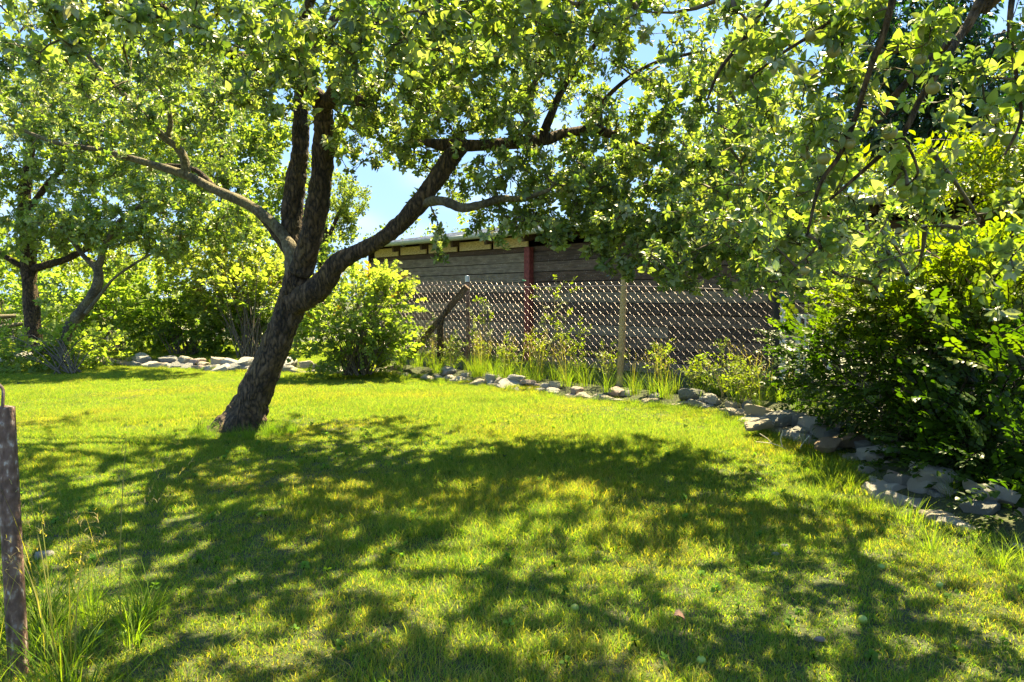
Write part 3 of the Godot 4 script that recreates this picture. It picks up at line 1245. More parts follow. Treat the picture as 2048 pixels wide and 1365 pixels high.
# roots spread at the foot; moss, pale lichen and dark weeping stains lie over the bark
func weather(mb: MB, org: Vector3) -> void:
	for k in mb.v.size():
		var p := mb.v[k] + org
		if p.y < 0.3 and absf(mb.n[k].y) < 0.7:
			var d := mb.n[k]
			var lobes := 0.5 + 0.5 * sin(atan2(d.z, d.x) * 4.0 + 0.7)
			mb.v[k] += Vector3(d.x, 0, d.z) * lobes * 0.07 * pow(1.0 - clampf(p.y, 0.0, 0.3) / 0.3, 2.0)
		var a := noise.get_noise_3d(p.x * 90.0, p.y * 60.0, p.z * 90.0)
		var b := noise.get_noise_3d(p.x * 160.0 + 70.0, p.y * 110.0, p.z * 160.0)
		var g := noise.get_noise_3d(p.x * 45.0 + 9.0, p.y * 20.0, p.z * 45.0)
		var c := Color(1, 1, 1) * (1.0 + 0.6 * g)
		c = c.lerp(Color(1.5, 1.75, 0.7), smoothstep(0.12, 0.3, a) * 0.8)
		c = c.lerp(Color(2.6, 2.6, 2.3), smoothstep(0.22, 0.34, b) * 0.8)
		c = c.lerp(Color(0.35, 0.33, 0.33), smoothstep(0.15, 0.35, -a) * 0.8)
		mb.c[k] = c


func strong(owner: Node3D, called: String, pts: Array, rads: Array, m: Material, skel: Array, rough := 0.18, sides := 10) -> void:
	var org := owner.position
	var cp := curve(pts, 6)
	var cr := curve(rads, 6)
	for p in curve(pts, 3):
		skel.append(p)
	for k in cp.size():
		cp[k] -= org
	var mb := MB.new()
	mb.tube(cp, cr, sides, Color.WHITE, noise, rough)
	mb.smooth()
	part(called, mb.mesh(), m, owner)


func apples(o: Node3D, spots: Array, count: int, r0: float, r1: float) -> void:
	# lathe of a small green apple with a dimple and a stem
	var mb := MB.new()
	var rows := 9
	var seg := 12
	for k in rows + 1:
		var t := PI * k / rows
		var r := sin(t) * (1.0 + 0.05 * cos(t))
		var y := cos(t) * 0.92 - (0.18 * exp(-pow(sin(t) * 3.2, 2.0)) if t < 1.0 else 0.0) + (0.1 * exp(-pow(sin(t) * 3.2, 2.0)) if t > 2.2 else 0.0)
		for j in seg:
			var an := TAU * j / seg
			mb.vert(Vector3(cos(an) * r, y, sin(an) * r), Vector3(cos(an) * sin(t), cos(t), sin(an) * sin(t)), Color.WHITE)
	for k in rows:
		for j in seg:
			mb.quad(k * seg + j, k * seg + (j + 1) % seg, (k + 1) * seg + (j + 1) % seg, (k + 1) * seg + j)
	var stem := MB.new()
	stem.tube([Vector3(0, 0.75, 0), Vector3(0.1, 1.4, 0.05), Vector3(0.15, 1.9, 0)], [0.09, 0.07, 0.1], 5, Color.WHITE)
	apple_mesh = mb.mesh()
	var sm := stem.mesh()
	var got := 0
	for s in spots:
		if got >= count:
			break
		if not in_view(s[0], 20):
			continue
		got += 1
		var r := rv(r0, r1)
		var p: Vector3 = s[0] + Vector3(rv(-0.02, 0.02), -r * 1.7, rv(-0.02, 0.02)) - o.position
		var b := Basis(ball().normalized(), rv(-0.5, 0.5)) * Basis.from_scale(Vector3(r, r, r))
		var ap := part("apple", apple_mesh, apple_mats[rng.randi() % 3], o, Transform3D(b, p))
		part("stem", sm, twig_mat, ap)


var apple_mesh: ArrayMesh


func apple_tint(p: Vector3) -> Color:
	var k := rng.randf()
	var b := rv(0.8, 1.2)
	if k < 0.16:
		return Color(0.44, 0.47, 0.31) * b
	if k < 0.35:
		return Color(0.37, 0.43, 0.15) * b
	if k < 0.7:
		return Color(0.27, 0.34, 0.11) * b
	return Color(0.15, 0.215, 0.08) * b


func main_tree() -> void:
	var base := ground_at(485, 868)
	var o := thing("apple_tree", "old leaning apple tree with dark forked trunk in the middle of the lawn", "tree", base)
	var skel := []
	limb(o, "trunk", [[446, 902, 6.8, 118], [480, 852, 6.85, 86], [506, 795, 6.9, 75], [543, 710, 6.9, 63], [572, 640, 6.9, 60], [588, 585, 6.9, 60], [596, 530, 6.9, 44]], bark, skel, 0.3, 56)
	skel.clear()
	limb(o, "limb", [[592, 580, 6.9, 50], [586, 520, 6.9, 38], [572, 480, 6.95, 26], [545, 447, 7.0, 23], [500, 412, 7.1, 22], [430, 380, 7.2, 20], [370, 350, 7.3, 18], [290, 325, 7.4, 15], [205, 302, 7.5, 12], [110, 285, 7.6, 9], [20, 250, 7.7, 6]], bark_pale, skel, 0.1)
	limb(o, "limb", [[578, 505, 7.05, 24], [530, 440, 7.2, 20], [480, 398, 7.35, 18], [440, 385, 7.45, 14], [390, 340, 7.6, 10], [330, 330, 7.7, 7]], bark, skel, 0.15)
	limb(o, "limb", [[372, 352, 7.3, 20], [368, 318, 7.3, 18], [352, 292, 7.3, 17], [328, 275, 7.28, 14], [262, 205, 7.2, 12], [200, 140, 7.1, 10], [140, 70, 7.0, 7]], bark_pale, skel, 0.1)
	limb(o, "limb", [[332, 282, 7.3, 14], [341, 240, 7.3, 10], [325, 185, 7.25, 9], [306, 148, 7.2, 7], [290, 80, 7.1, 5]], bark_pale, skel, 0.1)
	limb(o, "limb", [[595, 560, 6.98, 44], [588, 490, 7.05, 44], [584, 430, 7.1, 45], [592, 360, 7.1, 42], [600, 290, 7.1, 38], [602, 220, 7.1, 33], [604, 150, 7.15, 26], [640, 40, 7.2, 20], [700, -80, 7.2, 12]], bark, skel, 0.34, 36)
	limb(o, "limb", [[600, 545, 6.85, 50], [617, 490, 6.75, 48], [633, 410, 6.65, 48], [643, 330, 6.6, 47], [648, 260, 6.5, 44], [640, 205, 6.4, 40], [600, 170, 6.2, 33], [540, 140, 6.0, 30], [470, 110, 5.7, 27], [380, 60, 5.3, 22], [280, -20, 4.9, 17], [180, -120, 4.5, 10]], bark, skel, 0.3, 36)
	limb(o, "limb", [[640, 215, 6.42, 38], [670, 195, 6.3, 34], [705, 196, 6.15, 32], [735, 205, 6.0, 29]], bark, skel, 0.15)
	limb(o, "limb", [[660, 200, 6.35, 30], [700, 120, 6.0, 28], [760, 20, 5.5, 24], [830, -100, 5.0, 16]], bark, skel, 0.15)
	limb(o, "limb", [[586, 610, 6.85, 56], [640, 572, 6.75, 52], [672, 530, 6.65, 45], [712, 506, 6.55, 36], [765, 478, 6.45, 33], [818, 430, 6.35, 36], [862, 375, 6.3, 39], [895, 325, 6.25, 39], [925, 285, 6.25, 36]], bark, skel, 0.32, 40)
	limb(o, "limb", [[850, 285, 6.3, 16], [890, 290, 6.27, 26], [950, 291, 6.35, 25], [1020, 287, 6.45, 26], [1085, 280, 6.6, 26], [1130, 268, 6.7, 22], [1200, 262, 6.8, 20], [1300, 300, 6.9, 15], [1420, 330, 6.9, 11]], bark, skel, 0.16)
	limb(o, "limb", [[848, 405, 6.3, 22], [885, 402, 6.2, 20], [925, 416, 6.1, 20], [968, 408, 6.0, 18], [1000, 398, 6.0, 17], [1045, 397, 5.95, 12], [1100, 380, 5.9, 8]], bark_pale, skel, 0.2)
	limb(o, "limb", [[1058, 275, 6.5, 18], [1058, 220, 6.5, 13], [1075, 150, 6.5, 10], [1100, 60, 6.5, 6]], bark_pale, skel, 0.1)
	limb(o, "limb", [[1080, 285, 6.55, 22], [1100, 235, 6.5, 18], [1130, 170, 6.5, 14], [1190, 90, 6.4, 10], [1280, 0, 6.3, 8], [1380, -80, 6.1, 6]], bark, skel, 0.14)
	limb(o, "limb", [[1200, 262, 6.8, 14], [1210, 200, 6.8, 10], [1300, 130, 6.6, 8], [1420, 100, 6.4, 6]], bark, skel, 0.14)
	limb(o, "limb", [[560, 150, 6.05, 26], [600, 60, 5.2, 22], [640, -30, 4.4, 20], [760, -70, 3.8, 14], [900, -60, 3.5, 10], [1080, -40, 3.4, 6]], bark, skel, 0.15)
	limb(o, "limb", [[640, -30, 4.4, 16], [480, -50, 4.0, 12], [320, -60, 3.8, 9], [150, -40, 3.7, 6]], bark, skel, 0.15)
	# out of the top of the picture, the crown goes on
	var t1 := at(600, 150, 7.15)
	strong(o, "limb", [t1, t1 + Vector3(-0.4, 0.7, -0.6), t1 + Vector3(-1.0, 1.3, -1.3)], [0.07, 0.05, 0.02], bark, skel)
	strong(o, "limb", [t1, t1 + Vector3(0.5, 0.9, -0.3), t1 + Vector3(1.3, 1.5, -0.8)], [0.06, 0.04, 0.02], bark, skel)
	var masses := [
		# left half of the band at the top
		[at(60, 70, 6.6), Vector3(0.9, 0.6, 1.0), 46], [at(70, 240, 7.3), Vector3(0.9, 0.45, 0.8), 34], [at(250, 60, 6.2), Vector3(0.85, 0.6, 1.0), 52],
		[at(240, 230, 7.2), Vector3(0.75, 0.5, 0.7), 30], [at(430, 60, 5.6), Vector3(0.75, 0.5, 1.0), 54], [at(450, 210, 6.7), Vector3(0.6, 0.4, 0.7), 22],
		[at(330, -60, 5.0), Vector3(1.0, 0.4, 1.0), 46], [at(100, -60, 5.0), Vector3(1.0, 0.4, 1.0), 40],
		[at(620, 50, 5.8), Vector3(0.7, 0.5, 0.9), 44], [at(700, 130, 5.6), Vector3(0.55, 0.45, 0.7), 32], [at(800, 60, 5.4), Vector3(0.6, 0.45, 0.8), 44],
		[at(830, 210, 6.0), Vector3(0.55, 0.4, 0.5), 26], [at(960, 60, 5.4), Vector3(0.6, 0.45, 0.7), 44], [at(960, 210, 5.9), Vector3(0.5, 0.35, 0.5), 24],
		[at(1070, 100, 5.6), Vector3(0.4, 0.5, 0.6), 24], [at(560, 150, 5.0), Vector3(0.5, 0.35, 0.6), 18], [at(700, 280, 6.6), Vector3(0.3, 0.35, 0.4), 10],
		[at(800, 330, 6.6), Vector3(0.28, 0.45, 0.4), 13],
		# right half
		[at(1130, 330, 6.8), Vector3(0.65, 0.35, 0.7), 44], [at(1010, 360, 6.0), Vector3(0.4, 0.25, 0.4), 14], [at(1290, 340, 6.9), Vector3(0.75, 0.55, 0.8), 80], [at(1290, 170, 6.6), Vector3(0.5, 0.6, 0.7), 46],
		[at(1440, 280, 6.5), Vector3(0.7, 0.7, 0.8), 80], [at(1450, 420, 6.0), Vector3(0.6, 0.4, 0.7), 44], [at(1200, 420, 6.6), Vector3(0.55, 0.26, 0.5), 26],
		[at(1400, 130, 5.2), Vector3(0.45, 0.35, 0.6), 30], [at(1330, 520, 5.0), Vector3(0.22, 0.2, 0.3), 7], [at(1560, 330, 4.8), Vector3(0.5, 0.5, 0.6), 46],
		[at(870, 470, 6.3), Vector3(0.1, 0.4, 0.15), 7], [at(990, 480, 5.8), Vector3(0.14, 0.14, 0.15), 3],
		[at(560, 80, 6.2), Vector3(3.0, 0.85, 1.5), 620, -0.06], [at(1330, 160, 6.8), Vector3(1.4, 0.9, 1.2), 240, -0.06], [at(1300, 380, 6.6), Vector3(1.1, 0.42, 0.9), 100], [at(900, 150, 8.0), Vector3(1.6, 0.8, 1.0), 150],
		[at(230, 30, 3.7), Vector3(0.5, 0.14, 0.4), 20], [at(500, 90, 3.7), Vector3(0.4, 0.16, 0.4), 18], [at(720, 40, 3.5), Vector3(0.4, 0.14, 0.4), 18], [at(900, 90, 3.5), Vector3(0.35, 0.14, 0.4), 16], [at(1090, 50, 3.5), Vector3(0.3, 0.14, 0.4), 14], [at(60, 60, 3.9), Vector3(0.3, 0.2, 0.4), 12],
		[at(1180, 400, 6.2), Vector3(0.55, 0.36, 0.5), 50], [at(1250, 470, 6.0), Vector3(0.42, 0.24, 0.4), 30], [at(1370, 490, 5.8), Vector3(0.42, 0.28, 0.4), 34], [at(1110, 470, 6.0), Vector3(0.2, 0.12, 0.2), 6],
		[at(1120, 440, 6.2), Vector3(0.4, 0.24, 0.4), 22], [at(1290, 510, 5.9), Vector3(0.4, 0.2, 0.35), 24], [at(1420, 520, 5.7), Vector3(0.4, 0.25, 0.35), 26], [Vector3(-4.2, 3.6, -8.8), Vector3(1.4, 0.45, 1.1), 130, -0.02], [Vector3(-0.6, 3.9, -9.0), Vector3(1.2, 0.4, 0.9), 70, -0.02],
		[at(900, 350, 7.2), Vector3(0.35, 0.28, 0.4), 22], [at(1000, 440, 6.4), Vector3(0.4, 0.13, 0.3), 12], [at(780, 250, 7.4), Vector3(0.6, 0.4, 0.5), 40],
		[at(1000, 110, 6.6), Vector3(1.0, 0.65, 0.8), 110], [at(1160, 60, 6.2), Vector3(0.4, 0.4, 0.6), 22], [at(880, 260, 6.8), Vector3(0.6, 0.35, 0.5), 34], [at(1010, 340, 6.6), Vector3(0.5, 0.3, 0.5), 26], [at(1060, 430, 6.2), Vector3(0.2, 0.2, 0.3), 7],
		# above the picture
		[t1 + Vector3(-0.6, 0.9, 1.6), Vector3(1.6, 0.45, 1.4), 90, 0.0], [t1 + Vector3(2.2, 0.7, 1.4), Vector3(1.1, 0.4, 1.2), 60, 0.0], [Vector3(0.6, 4.6, -7.2), Vector3(2.2, 0.4, 1.6), 70, 0.05], [Vector3(-2.0, 4.0, -4.8), Vector3(1.9, 0.4, 1.3), 260, -0.02]]
	var spots := grow(o, skel, masses, twig_mat, 5, 0.25, 0.0032)
	for ch in o.get_children():
		if ch.name == "twigs":
			ch.position -= base
	apples(o, spots_every(spots, 17), 60, 0.022, 0.031)
	foliate_at_leaves(o, base, spots, apple_kind, apple_tint, 0.75, 1.2, 300)


func spots_every(spots: Array, step: int) -> Array:
	var out := []
	for k in range(step / 2, spots.size(), step):
		out.append(spots[k])
	return out


func foliate_at_leaves(o: Node3D, base: Vector3, spots: Array, kind: Dictionary, tint: Callable, lo: float, hi: float, singles: int, upward := 0.4) -> void:
	var before := o.get_child_count()
	foliate(o, spots, kind, tint, lo, hi, singles, upward)
	for k in range(before, o.get_child_count()):
		o.get_child(k).position -= base


func near_tree() -> void:
	var base := Vector3(3.3, 0, -0.9)
	var o := thing("apple_tree", "apple tree whose fruiting branches hang into the upper right corner", "tree", base)
	var skel := []
	strong(o, "trunk", [base + Vector3(0, -0.05, 0), base + Vector3(-0.05, 0.8, 0), base + Vector3(-0.1, 1.7, -0.1)], [0.17, 0.14, 0.13], bark, skel, 0.2, 18)
	skel.clear()
	var crotch := base + Vector3(-0.1, 1.7, -0.1)
	strong(o, "limb", [crotch, Vector3(2.9, 2.5, -1.6), Vector3(2.3, 2.85, -2.4), at(1960, 20, 2.9)], [0.1, 0.075, 0.055, 0.03], bark, skel)
	strong(o, "limb", [crotch, Vector3(2.4, 2.6, -0.6), Vector3(1.3, 3.1, -1.4), Vector3(0.2, 3.2, -2.2)], [0.09, 0.07, 0.05, 0.02], bark, skel)
	strong(o, "limb", [Vector3(2.3, 2.85, -2.4), Vector3(1.9, 3.4, -3.6), Vector3(1.2, 3.7, -4.8), Vector3(0.2, 3.8, -5.2), Vector3(-0.9, 3.75, -4.8)], [0.05, 0.045, 0.04, 0.03, 0.015], bark, skel)
	strong(o, "limb", [Vector3(1.9, 3.4, -3.6), Vector3(2.5, 3.7, -4.8), Vector3(2.9, 3.8, -5.9)], [0.04, 0.03, 0.015], bark, skel)
	strong(o, "limb", [crotch, Vector3(3.6, 2.8, -2.0), Vector3(3.7, 3.2, -3.6)], [0.09, 0.06, 0.03], bark, skel)
	# the long thin branches seen against the leaves
	limb(o, "branch", [[1990, -60, 2.85, 26], [1930, 60, 2.9, 20], [1870, 110, 2.95, 17], [1800, 180, 3.0, 16], [1760, 240, 3.05, 13], [1708, 275, 3.1, 11]], bark, skel, 0.08, 8)
	limb(o, "branch", [[1930, 55, 2.9, 16], [1880, 140, 2.85, 14], [1840, 200, 2.85, 13], [1805, 270, 2.85, 12], [1740, 330, 2.9, 9], [1660, 400, 2.95, 6]], bark, skel, 0.08, 8)
	limb(o, "branch", [[1800, -60, 2.6, 18], [1770, 60, 2.65, 15], [1740, 140, 2.7, 13], [1710, 240, 2.8, 12], [1680, 310, 2.85, 11], [1640, 370, 2.9, 9], [1615, 470, 2.95, 5]], bark, skel, 0.08, 8)
	limb(o, "branch", [[1580, -60, 2.9, 12], [1530, 15, 2.95, 11], [1490, 75, 3.0, 10], [1440, 140, 3.0, 8], [1415, 200, 3.05, 5]], bark, skel, 0.08, 8)
	limb(o, "branch", [[1690, 20, 2.8, 10], [1630, 65, 2.85, 9], [1560, 110, 2.9, 7], [1500, 155, 2.95, 5]], bark, skel, 0.08, 8)
	limb(o, "branch", [[2030, -40, 2.5, 14], [2020, 60, 2.5, 10], [2035, 160, 2.52, 8], [2042, 240, 2.55, 7], [2010, 310, 2.6, 5]], bark, skel, 0.08, 8)
	limb(o, "branch", [[1900, 70, 2.95, 18], [1850, 75, 3.0, 14], [1780, 105, 3.1, 12], [1740, 95, 3.15, 9], [1720, 75, 3.2, 6]], bark_pale, skel, 0.2, 8)
	limb(o, "branch", [[1805, 270, 2.85, 8], [1830, 320, 2.85, 6], [1835, 350, 2.85, 5], [1815, 370, 2.9, 3]], bark, skel, 0.08, 6)
	limb(o, "branch", [[1860, 300, 3.3, 12], [1900, 350, 3.35, 10], [1935, 400, 3.4, 8], [1960, 440, 3.4, 5]], bark_pale, skel, 0.08, 6)
	var masses := [
		[at(1500, 60, 3.1), Vector3(0.22, 0.2, 0.35), 12], [at(1620, 50, 2.9), Vector3(0.25, 0.2, 0.4), 16], [at(1740, 60, 2.8), Vector3(0.22, 0.2, 0.4), 13],
		[at(1620, 180, 3.0), Vector3(0.25, 0.22, 0.35), 16], [at(1690, 300, 3.0), Vector3(0.22, 0.22, 0.3), 13], [at(1930, 60, 2.6), Vector3(0.25, 0.2, 0.35), 12],
		[at(2020, 180, 2.6), Vector3(0.16, 0.3, 0.3), 9], [at(1600, 420, 3.2), Vector3(0.28, 0.25, 0.35), 18], [at(1720, 420, 3.2), Vector3(0.26, 0.22, 0.35), 15],
		[at(1850, 330, 3.2), Vector3(0.2, 0.15, 0.3), 4], [at(1960, 450, 3.4), Vector3(0.2, 0.18, 0.3), 5], [at(1660, 540, 3.9), Vector3(0.38, 0.22, 0.4), 14],
		[at(1780, 570, 4.2), Vector3(0.25, 0.15, 0.3), 5], [at(1560, 520, 4.2), Vector3(0.32, 0.22, 0.4), 18], [at(1480, 470, 4.4), Vector3(0.3, 0.2, 0.4), 14],
		[at(2030, 500, 3.0), Vector3(0.12, 0.25, 0.3), 7], [at(1420, 440, 5.4), Vector3(0.55, 0.28, 0.5), 40], [at(1560, 470, 5.0), Vector3(0.5, 0.34, 0.5), 46], [at(1680, 470, 4.8), Vector3(0.45, 0.36, 0.5), 44], [at(1330, 540, 5.6), Vector3(0.22, 0.16, 0.2), 8], [at(1480, 560, 5.2), Vector3(0.3, 0.12, 0.3), 8], [at(1880, 180, 3.4), Vector3(0.3, 0.2, 0.4), 6],
		[at(1100, -30, 3.2), Vector3(0.5, 0.13, 0.6), 18], [at(800, -40, 3.2), Vector3(0.5, 0.12, 0.5), 14], [at(450, -40, 3.4), Vector3(0.5, 0.12, 0.5), 12],
		[Vector3(1.5, 3.85, -5.2), Vector3(2.0, 0.5, 1.4), 640, -0.1], [Vector3(-0.2, 3.7, -4.6), Vector3(1.5, 0.4, 1.4), 560, -0.1], [Vector3(1.4, 3.3, -2.2), Vector3(1.3, 0.4, 1.1), 60], [Vector3(2.9, 3.3, -3.0), Vector3(1.2, 0.45, 1.2), 50], [Vector3(-0.1, 3.4, -2.6), Vector3(0.9, 0.3, 0.9), 36]]
	var spots := grow(o, skel, masses, twig_mat, 4, 0.35, 0.0026)
	for ch in o.get_children():
		if ch.name == "twigs":
			ch.position -= base
	apples(o, spots_every(spots, 9), 46, 0.021, 0.029)
	foliate_at_leaves(o, base, spots, apple_kind, apple_tint, 0.7, 1.1, 300)


func crown_tree(called: String, label: String, base: Vector3, paths: Array, masses: Array, kind: Dictionary, tint: Callable, lo: float, hi: float, m: Material, per := 3, thick := 0.004, sag := 0.2) -> Node3D:
	var o := thing(called, label, "tree", base)
	var skel := []
	var k := 0
	for p in paths:
		limb(o, "trunk" if k == 0 else "limb", p, m, skel, 0.18, 12)
		k += 1
	var spots := grow(o, skel, masses, twig_mat, per, sag, thick)
	for ch in o.get_children():
		if ch.name == "twigs":
			ch.position -= base
	foliate_at_leaves(o, base, spots, kind, tint, lo, hi, 0)
	return o


func back_trees() -> void:
	var bright := func(p: Vector3) -> Color:
		return Color(0.36, 0.41, 0.13).lerp(Color(0.25, 0.33, 0.08), rng.randf()) * rv(0.85, 1.2)
	var mid := func(p: Vector3) -> Color:
		return Color(0.33, 0.4, 0.12).lerp(Color(0.18, 0.26, 0.07), rng.randf()) * rv(0.85, 1.2)
	var dark := func(p: Vector3) -> Color:
		return Color(0.05, 0.1, 0.035).lerp(Color(0.03, 0.07, 0.025), rng.randf()) * rv(0.85, 1.2)
	var pale := func(p: Vector3) -> Color:
		return Color(0.33, 0.38, 0.12).lerp(Color(0.24, 0.31, 0.07), rng.randf()) * rv(0.85, 1.15)
	crown_tree("fruit_tree", "straight brown trunked fruit tree at the far left edge of the lawn", ground_at(70, 726),
		[[[70, 735, 14.4, 38], [66, 660, 14.4, 32], [58, 560, 14.4, 30], [54, 480, 14.4, 30], [48, 400, 14.4, 26], [60, 300, 14.4, 18], [70, 200, 14.4, 10]],
		[[60, 540, 14.4, 18], [100, 528, 14.3, 16], [140, 515, 14.2, 14], [220, 470, 14.0, 9], [300, 420, 13.8, 6]],
		[[56, 540, 14.4, 14], [20, 520, 14.3, 11], [-60, 470, 14.2, 7]],
		[[50, 430, 14.4, 16], [120, 340, 14.2, 12], [220, 260, 14.0, 8]]],
		[[at(60, 330, 14.2), Vector3(1.3, 1.1, 1.2), 150], [at(200, 300, 13.8), Vector3(1.4, 1.0, 1.2), 170], [at(40, 470, 14.0), Vector3(1.0, 0.5, 1.0), 70], [at(150, 450, 13.6), Vector3(1.0, 0.5, 0.9), 80], [at(-80, 380, 14.2), Vector3(1.2, 1.2, 1.2), 80], [at(360, 330, 13.6), Vector3(1.4, 1.0, 1.0), 150], [at(120, 180, 14.2), Vector3(1.8, 0.9, 1.2), 120], [at(380, 180, 14.0), Vector3(1.4, 0.9, 1.2), 110], [at(250, 520, 15.0), Vector3(1.6, 0.4, 0.8), 100], [at(20, 230, 13.6), Vector3(1.2, 1.2, 1.0), 130], [at(230, 120, 15.0), Vector3(1.8, 1.3, 1.2), 160], [at(20, 520, 15.0), Vector3(1.0, 0.4, 0.8), 50], [at(450, 480, 15.0), Vector3(1.1, 0.5, 0.8), 90]],
		apple_kind, bright, 1.2, 1.9, bark, 4)
	crown_tree("fruit_tree", "young fruit tree with a thin curved trunk beside the straight trunk", ground_at(122, 738),
		[[[120, 745, 13.0, 38], [124, 700, 13.0, 27], [136, 660, 13.0, 25], [168, 615, 13.0, 22], [192, 575, 13.0, 22], [196, 545, 13.0, 20], [190, 525, 13.0, 20]],
		[[194, 545, 13.0, 17], [202, 515, 13.0, 14], [206, 500, 13.0, 13], [240, 440, 12.9, 8], [300, 400, 12.8, 6]],
		[[192, 540, 13.0, 14], [178, 522, 13.0, 13], [165, 510, 13.0, 10], [120, 450, 12.9, 7]],
		[[170, 628, 12.9, 9], [200, 590, 12.9, 7], [230, 555, 12.8, 6], [290, 515, 12.7, 5], [360, 480, 12.6, 4]]],
		[[at(220, 460, 12.9), Vector3(0.9, 0.45, 0.8), 90], [at(330, 470, 12.6), Vector3(0.8, 0.4, 0.7), 80], [at(450, 440, 12.8), Vector3(0.8, 0.5, 0.7), 80], [at(130, 440, 12.8), Vector3(0.7, 0.35, 0.6), 50], [at(330, 390, 12.8), Vector3(0.9, 0.4, 0.7), 70], [at(110, 590, 12.9), Vector3(0.3, 0.25, 0.3), 6]],
		apple_kind, bright, 1.1, 1.7, bark_pale, 4)
	crown_tree("ash_tree", "tall dark green tree behind the orchard seen through the branches", ground_at(430, 668),
		[[[430, 690, 26.0, 30], [440, 560, 26.0, 24], [450, 400, 26.0, 20], [440, 200, 26.0, 12]], [[445, 420, 26.0, 12], [520, 330, 26.0, 9], [560, 250, 26.0, 6]], [[445, 460, 26.0, 12], [360, 360, 26.0, 9], [300, 280, 26.0, 6]]],
		[[at(430, 250, 26.0), Vector3(2.4, 2.4, 2.2), 130], [at(530, 330, 26.0), Vector3(1.3, 1.8, 1.5), 70], [at(330, 350, 26.0), Vector3(1.8, 1.5, 1.8), 70], [at(480, 450, 25.0), Vector3(1.1, 0.9, 1.2), 36], [at(200, 250, 27.0), Vector3(2.6, 2.6, 2.2), 90]],
		far_kind, mid, 1.3, 2.1, bark, 3, 0.008)
	crown_tree("willow_tree", "pale yellow green feathery tree behind the fork of the leaning trunk", ground_at(640, 655),
		[[[640, 665, 33.0, 26], [645, 540, 33.0, 20], [650, 420, 33.0, 12]], [[645, 500, 33.0, 10], [690, 400, 33.0, 7]]],
		[[at(640, 400, 33.0), Vector3(1.6, 2.2, 1.6), 120], [at(695, 400, 33.0), Vector3(0.9, 1.2, 1.2), 50], [at(690, 450, 33.0), Vector3(0.5, 0.8, 0.8), 20], [at(600, 520, 33.0), Vector3(1.4, 1.2, 1.4), 60]],
		far_kind, pale, 0.8, 1.3, bark, 4, 0.006, 0.8)
	crown_tree("cherry_tree", "dark leaved cherry tree standing behind the right end of the shed", Vector3(9.6, 0, -15.5),
		[[[1900, 640, 15.5, 40], [1880, 420, 15.5, 34], [1862, 250, 15.5, 26], [1858, 170, 15.5, 20], [1850, 60, 15.5, 12]], [[1870, 300, 15.5, 16], [1780, 180, 15.2, 10], [1720, 100, 15.0, 6]], [[1870, 280, 15.5, 16], [1950, 160, 15.2, 10], [2010, 60, 15.0, 6]]],
		[[at(1850, 150, 15.2), Vector3(1.5, 1.4, 1.5), 110], [at(1740, 180, 15.0), Vector3(0.9, 1.2, 1.2), 60], [at(1960, 180, 15.0), Vector3(1.0, 1.4, 1.2), 60], [at(1850, 280, 15.0), Vector3(1.4, 0.6, 1.2), 50], [at(1850, -40, 15.2), Vector3(2.2, 1.0, 1.6), 70]],
		cherry_kind, dark, 1.2, 1.8, bark, 4, 0.006, 0.5)
	crown_tree("birch_tree", "light green tree rising behind the middle of the shed roof", Vector3(6.0, 0, -22.0),
		[[[1430, 640, 22.0, 26], [1435, 400, 22.0, 20], [1440, 200, 22.0, 12], [1440, 100, 22.0, 6]], [[1438, 330, 22.0, 10], [1520, 200, 22.0, 6]], [[1438, 360, 22.0, 10], [1340, 260, 22.0, 6]]],
		[[at(1540, 250, 22.0), Vector3(1.6, 2.0, 1.5), 90], [at(1400, 330, 22.0), Vector3(1.6, 1.2, 1.4), 70], [at(1640, 330, 22.0), Vector3(1.3, 1.6, 1.4), 60]],
		far_kind, bright, 1.0, 1.6, bark_pale, 3, 0.006)
	# hedge far behind the orchard
	var h := thing("hedge", "tall uneven green hedge closing the far end of the orchard", "hedge", Vector3(-16, 0, -31))
	var hm := []
	for k in 15:
		hm.append([Vector3(-34 + k * 2.3, rv(1.5, 2.4), -31 + rv(-1, 1)), Vector3(1.9, rv(1.8, 2.9), 1.2), 110])
	foliate_at_leaves(h, h.position, blob_spots(hm, 0.7), far_kind, mid, 1.2, 2.0, 0)
	# climber over the right end of the roof
	var vb := wall_point(-6.4, 0.1, 0.35)
	var v := thing("climbing_vine", "bright yellow green feathery climber spilling over the right end of the roof", "vine", vb)
	var vs := []
	strong(v, "stem", [vb, wall_point(-6.3, 1.2, 0.3), wall_point(-5.9, 2.3, 0.3), wall_point(-5.0, 2.55, 0.0)], [0.03, 0.025, 0.02, 0.01], bark_pale, vs, 0.1, 8)
	strong(v, "stem", [wall_point(-6.1, 2.0, 0.32), wall_point(-5.4, 2.6, -0.4), wall_point(-4.4, 2.75, -0.8)], [0.02, 0.015, 0.008], bark_pale, vs, 0.1, 8)
	var vt := func(p: Vector3) -> Color:
		return Color(0.3, 0.36, 0.03).lerp(Color(0.2, 0.3, 0.03), rng.randf()) * rv(0.9, 1.15)
	var vsp := grow(v, vs, [[wall_point(-5.6, 2.62, -0.3), Vector3(0.9, 0.28, 0.8), 60], [wall_point(-4.4, 2.65, -0.6), Vector3(0.9, 0.22, 0.7), 40], [wall_point(-6.6, 2.5, 0.2), Vector3(0.7, 0.5, 0.5), 36], [wall_point(-5.7, 2.1, 0.45), Vector3(0.3, 0.3, 0.2), 10], [wall_point(-5.2, 2.2, 0.45), Vector3(0.4, 0.15, 0.2), 6], [wall_point(-5.6, 2.6, 0.45), Vector3(1.1, 0.2, 0.2), 46], [wall_point(-5.2, 2.42, 0.5), Vector3(1.2, 0.28, 0.25), 60], [wall_point(-3.9, 2.55, 0.35), Vector3(0.7, 0.16, 0.2), 20]], twig_mat, 3, 0.3, 0.0025)
	for ch in v.get_children():
		if ch.name == "twigs":
			ch.position -= vb
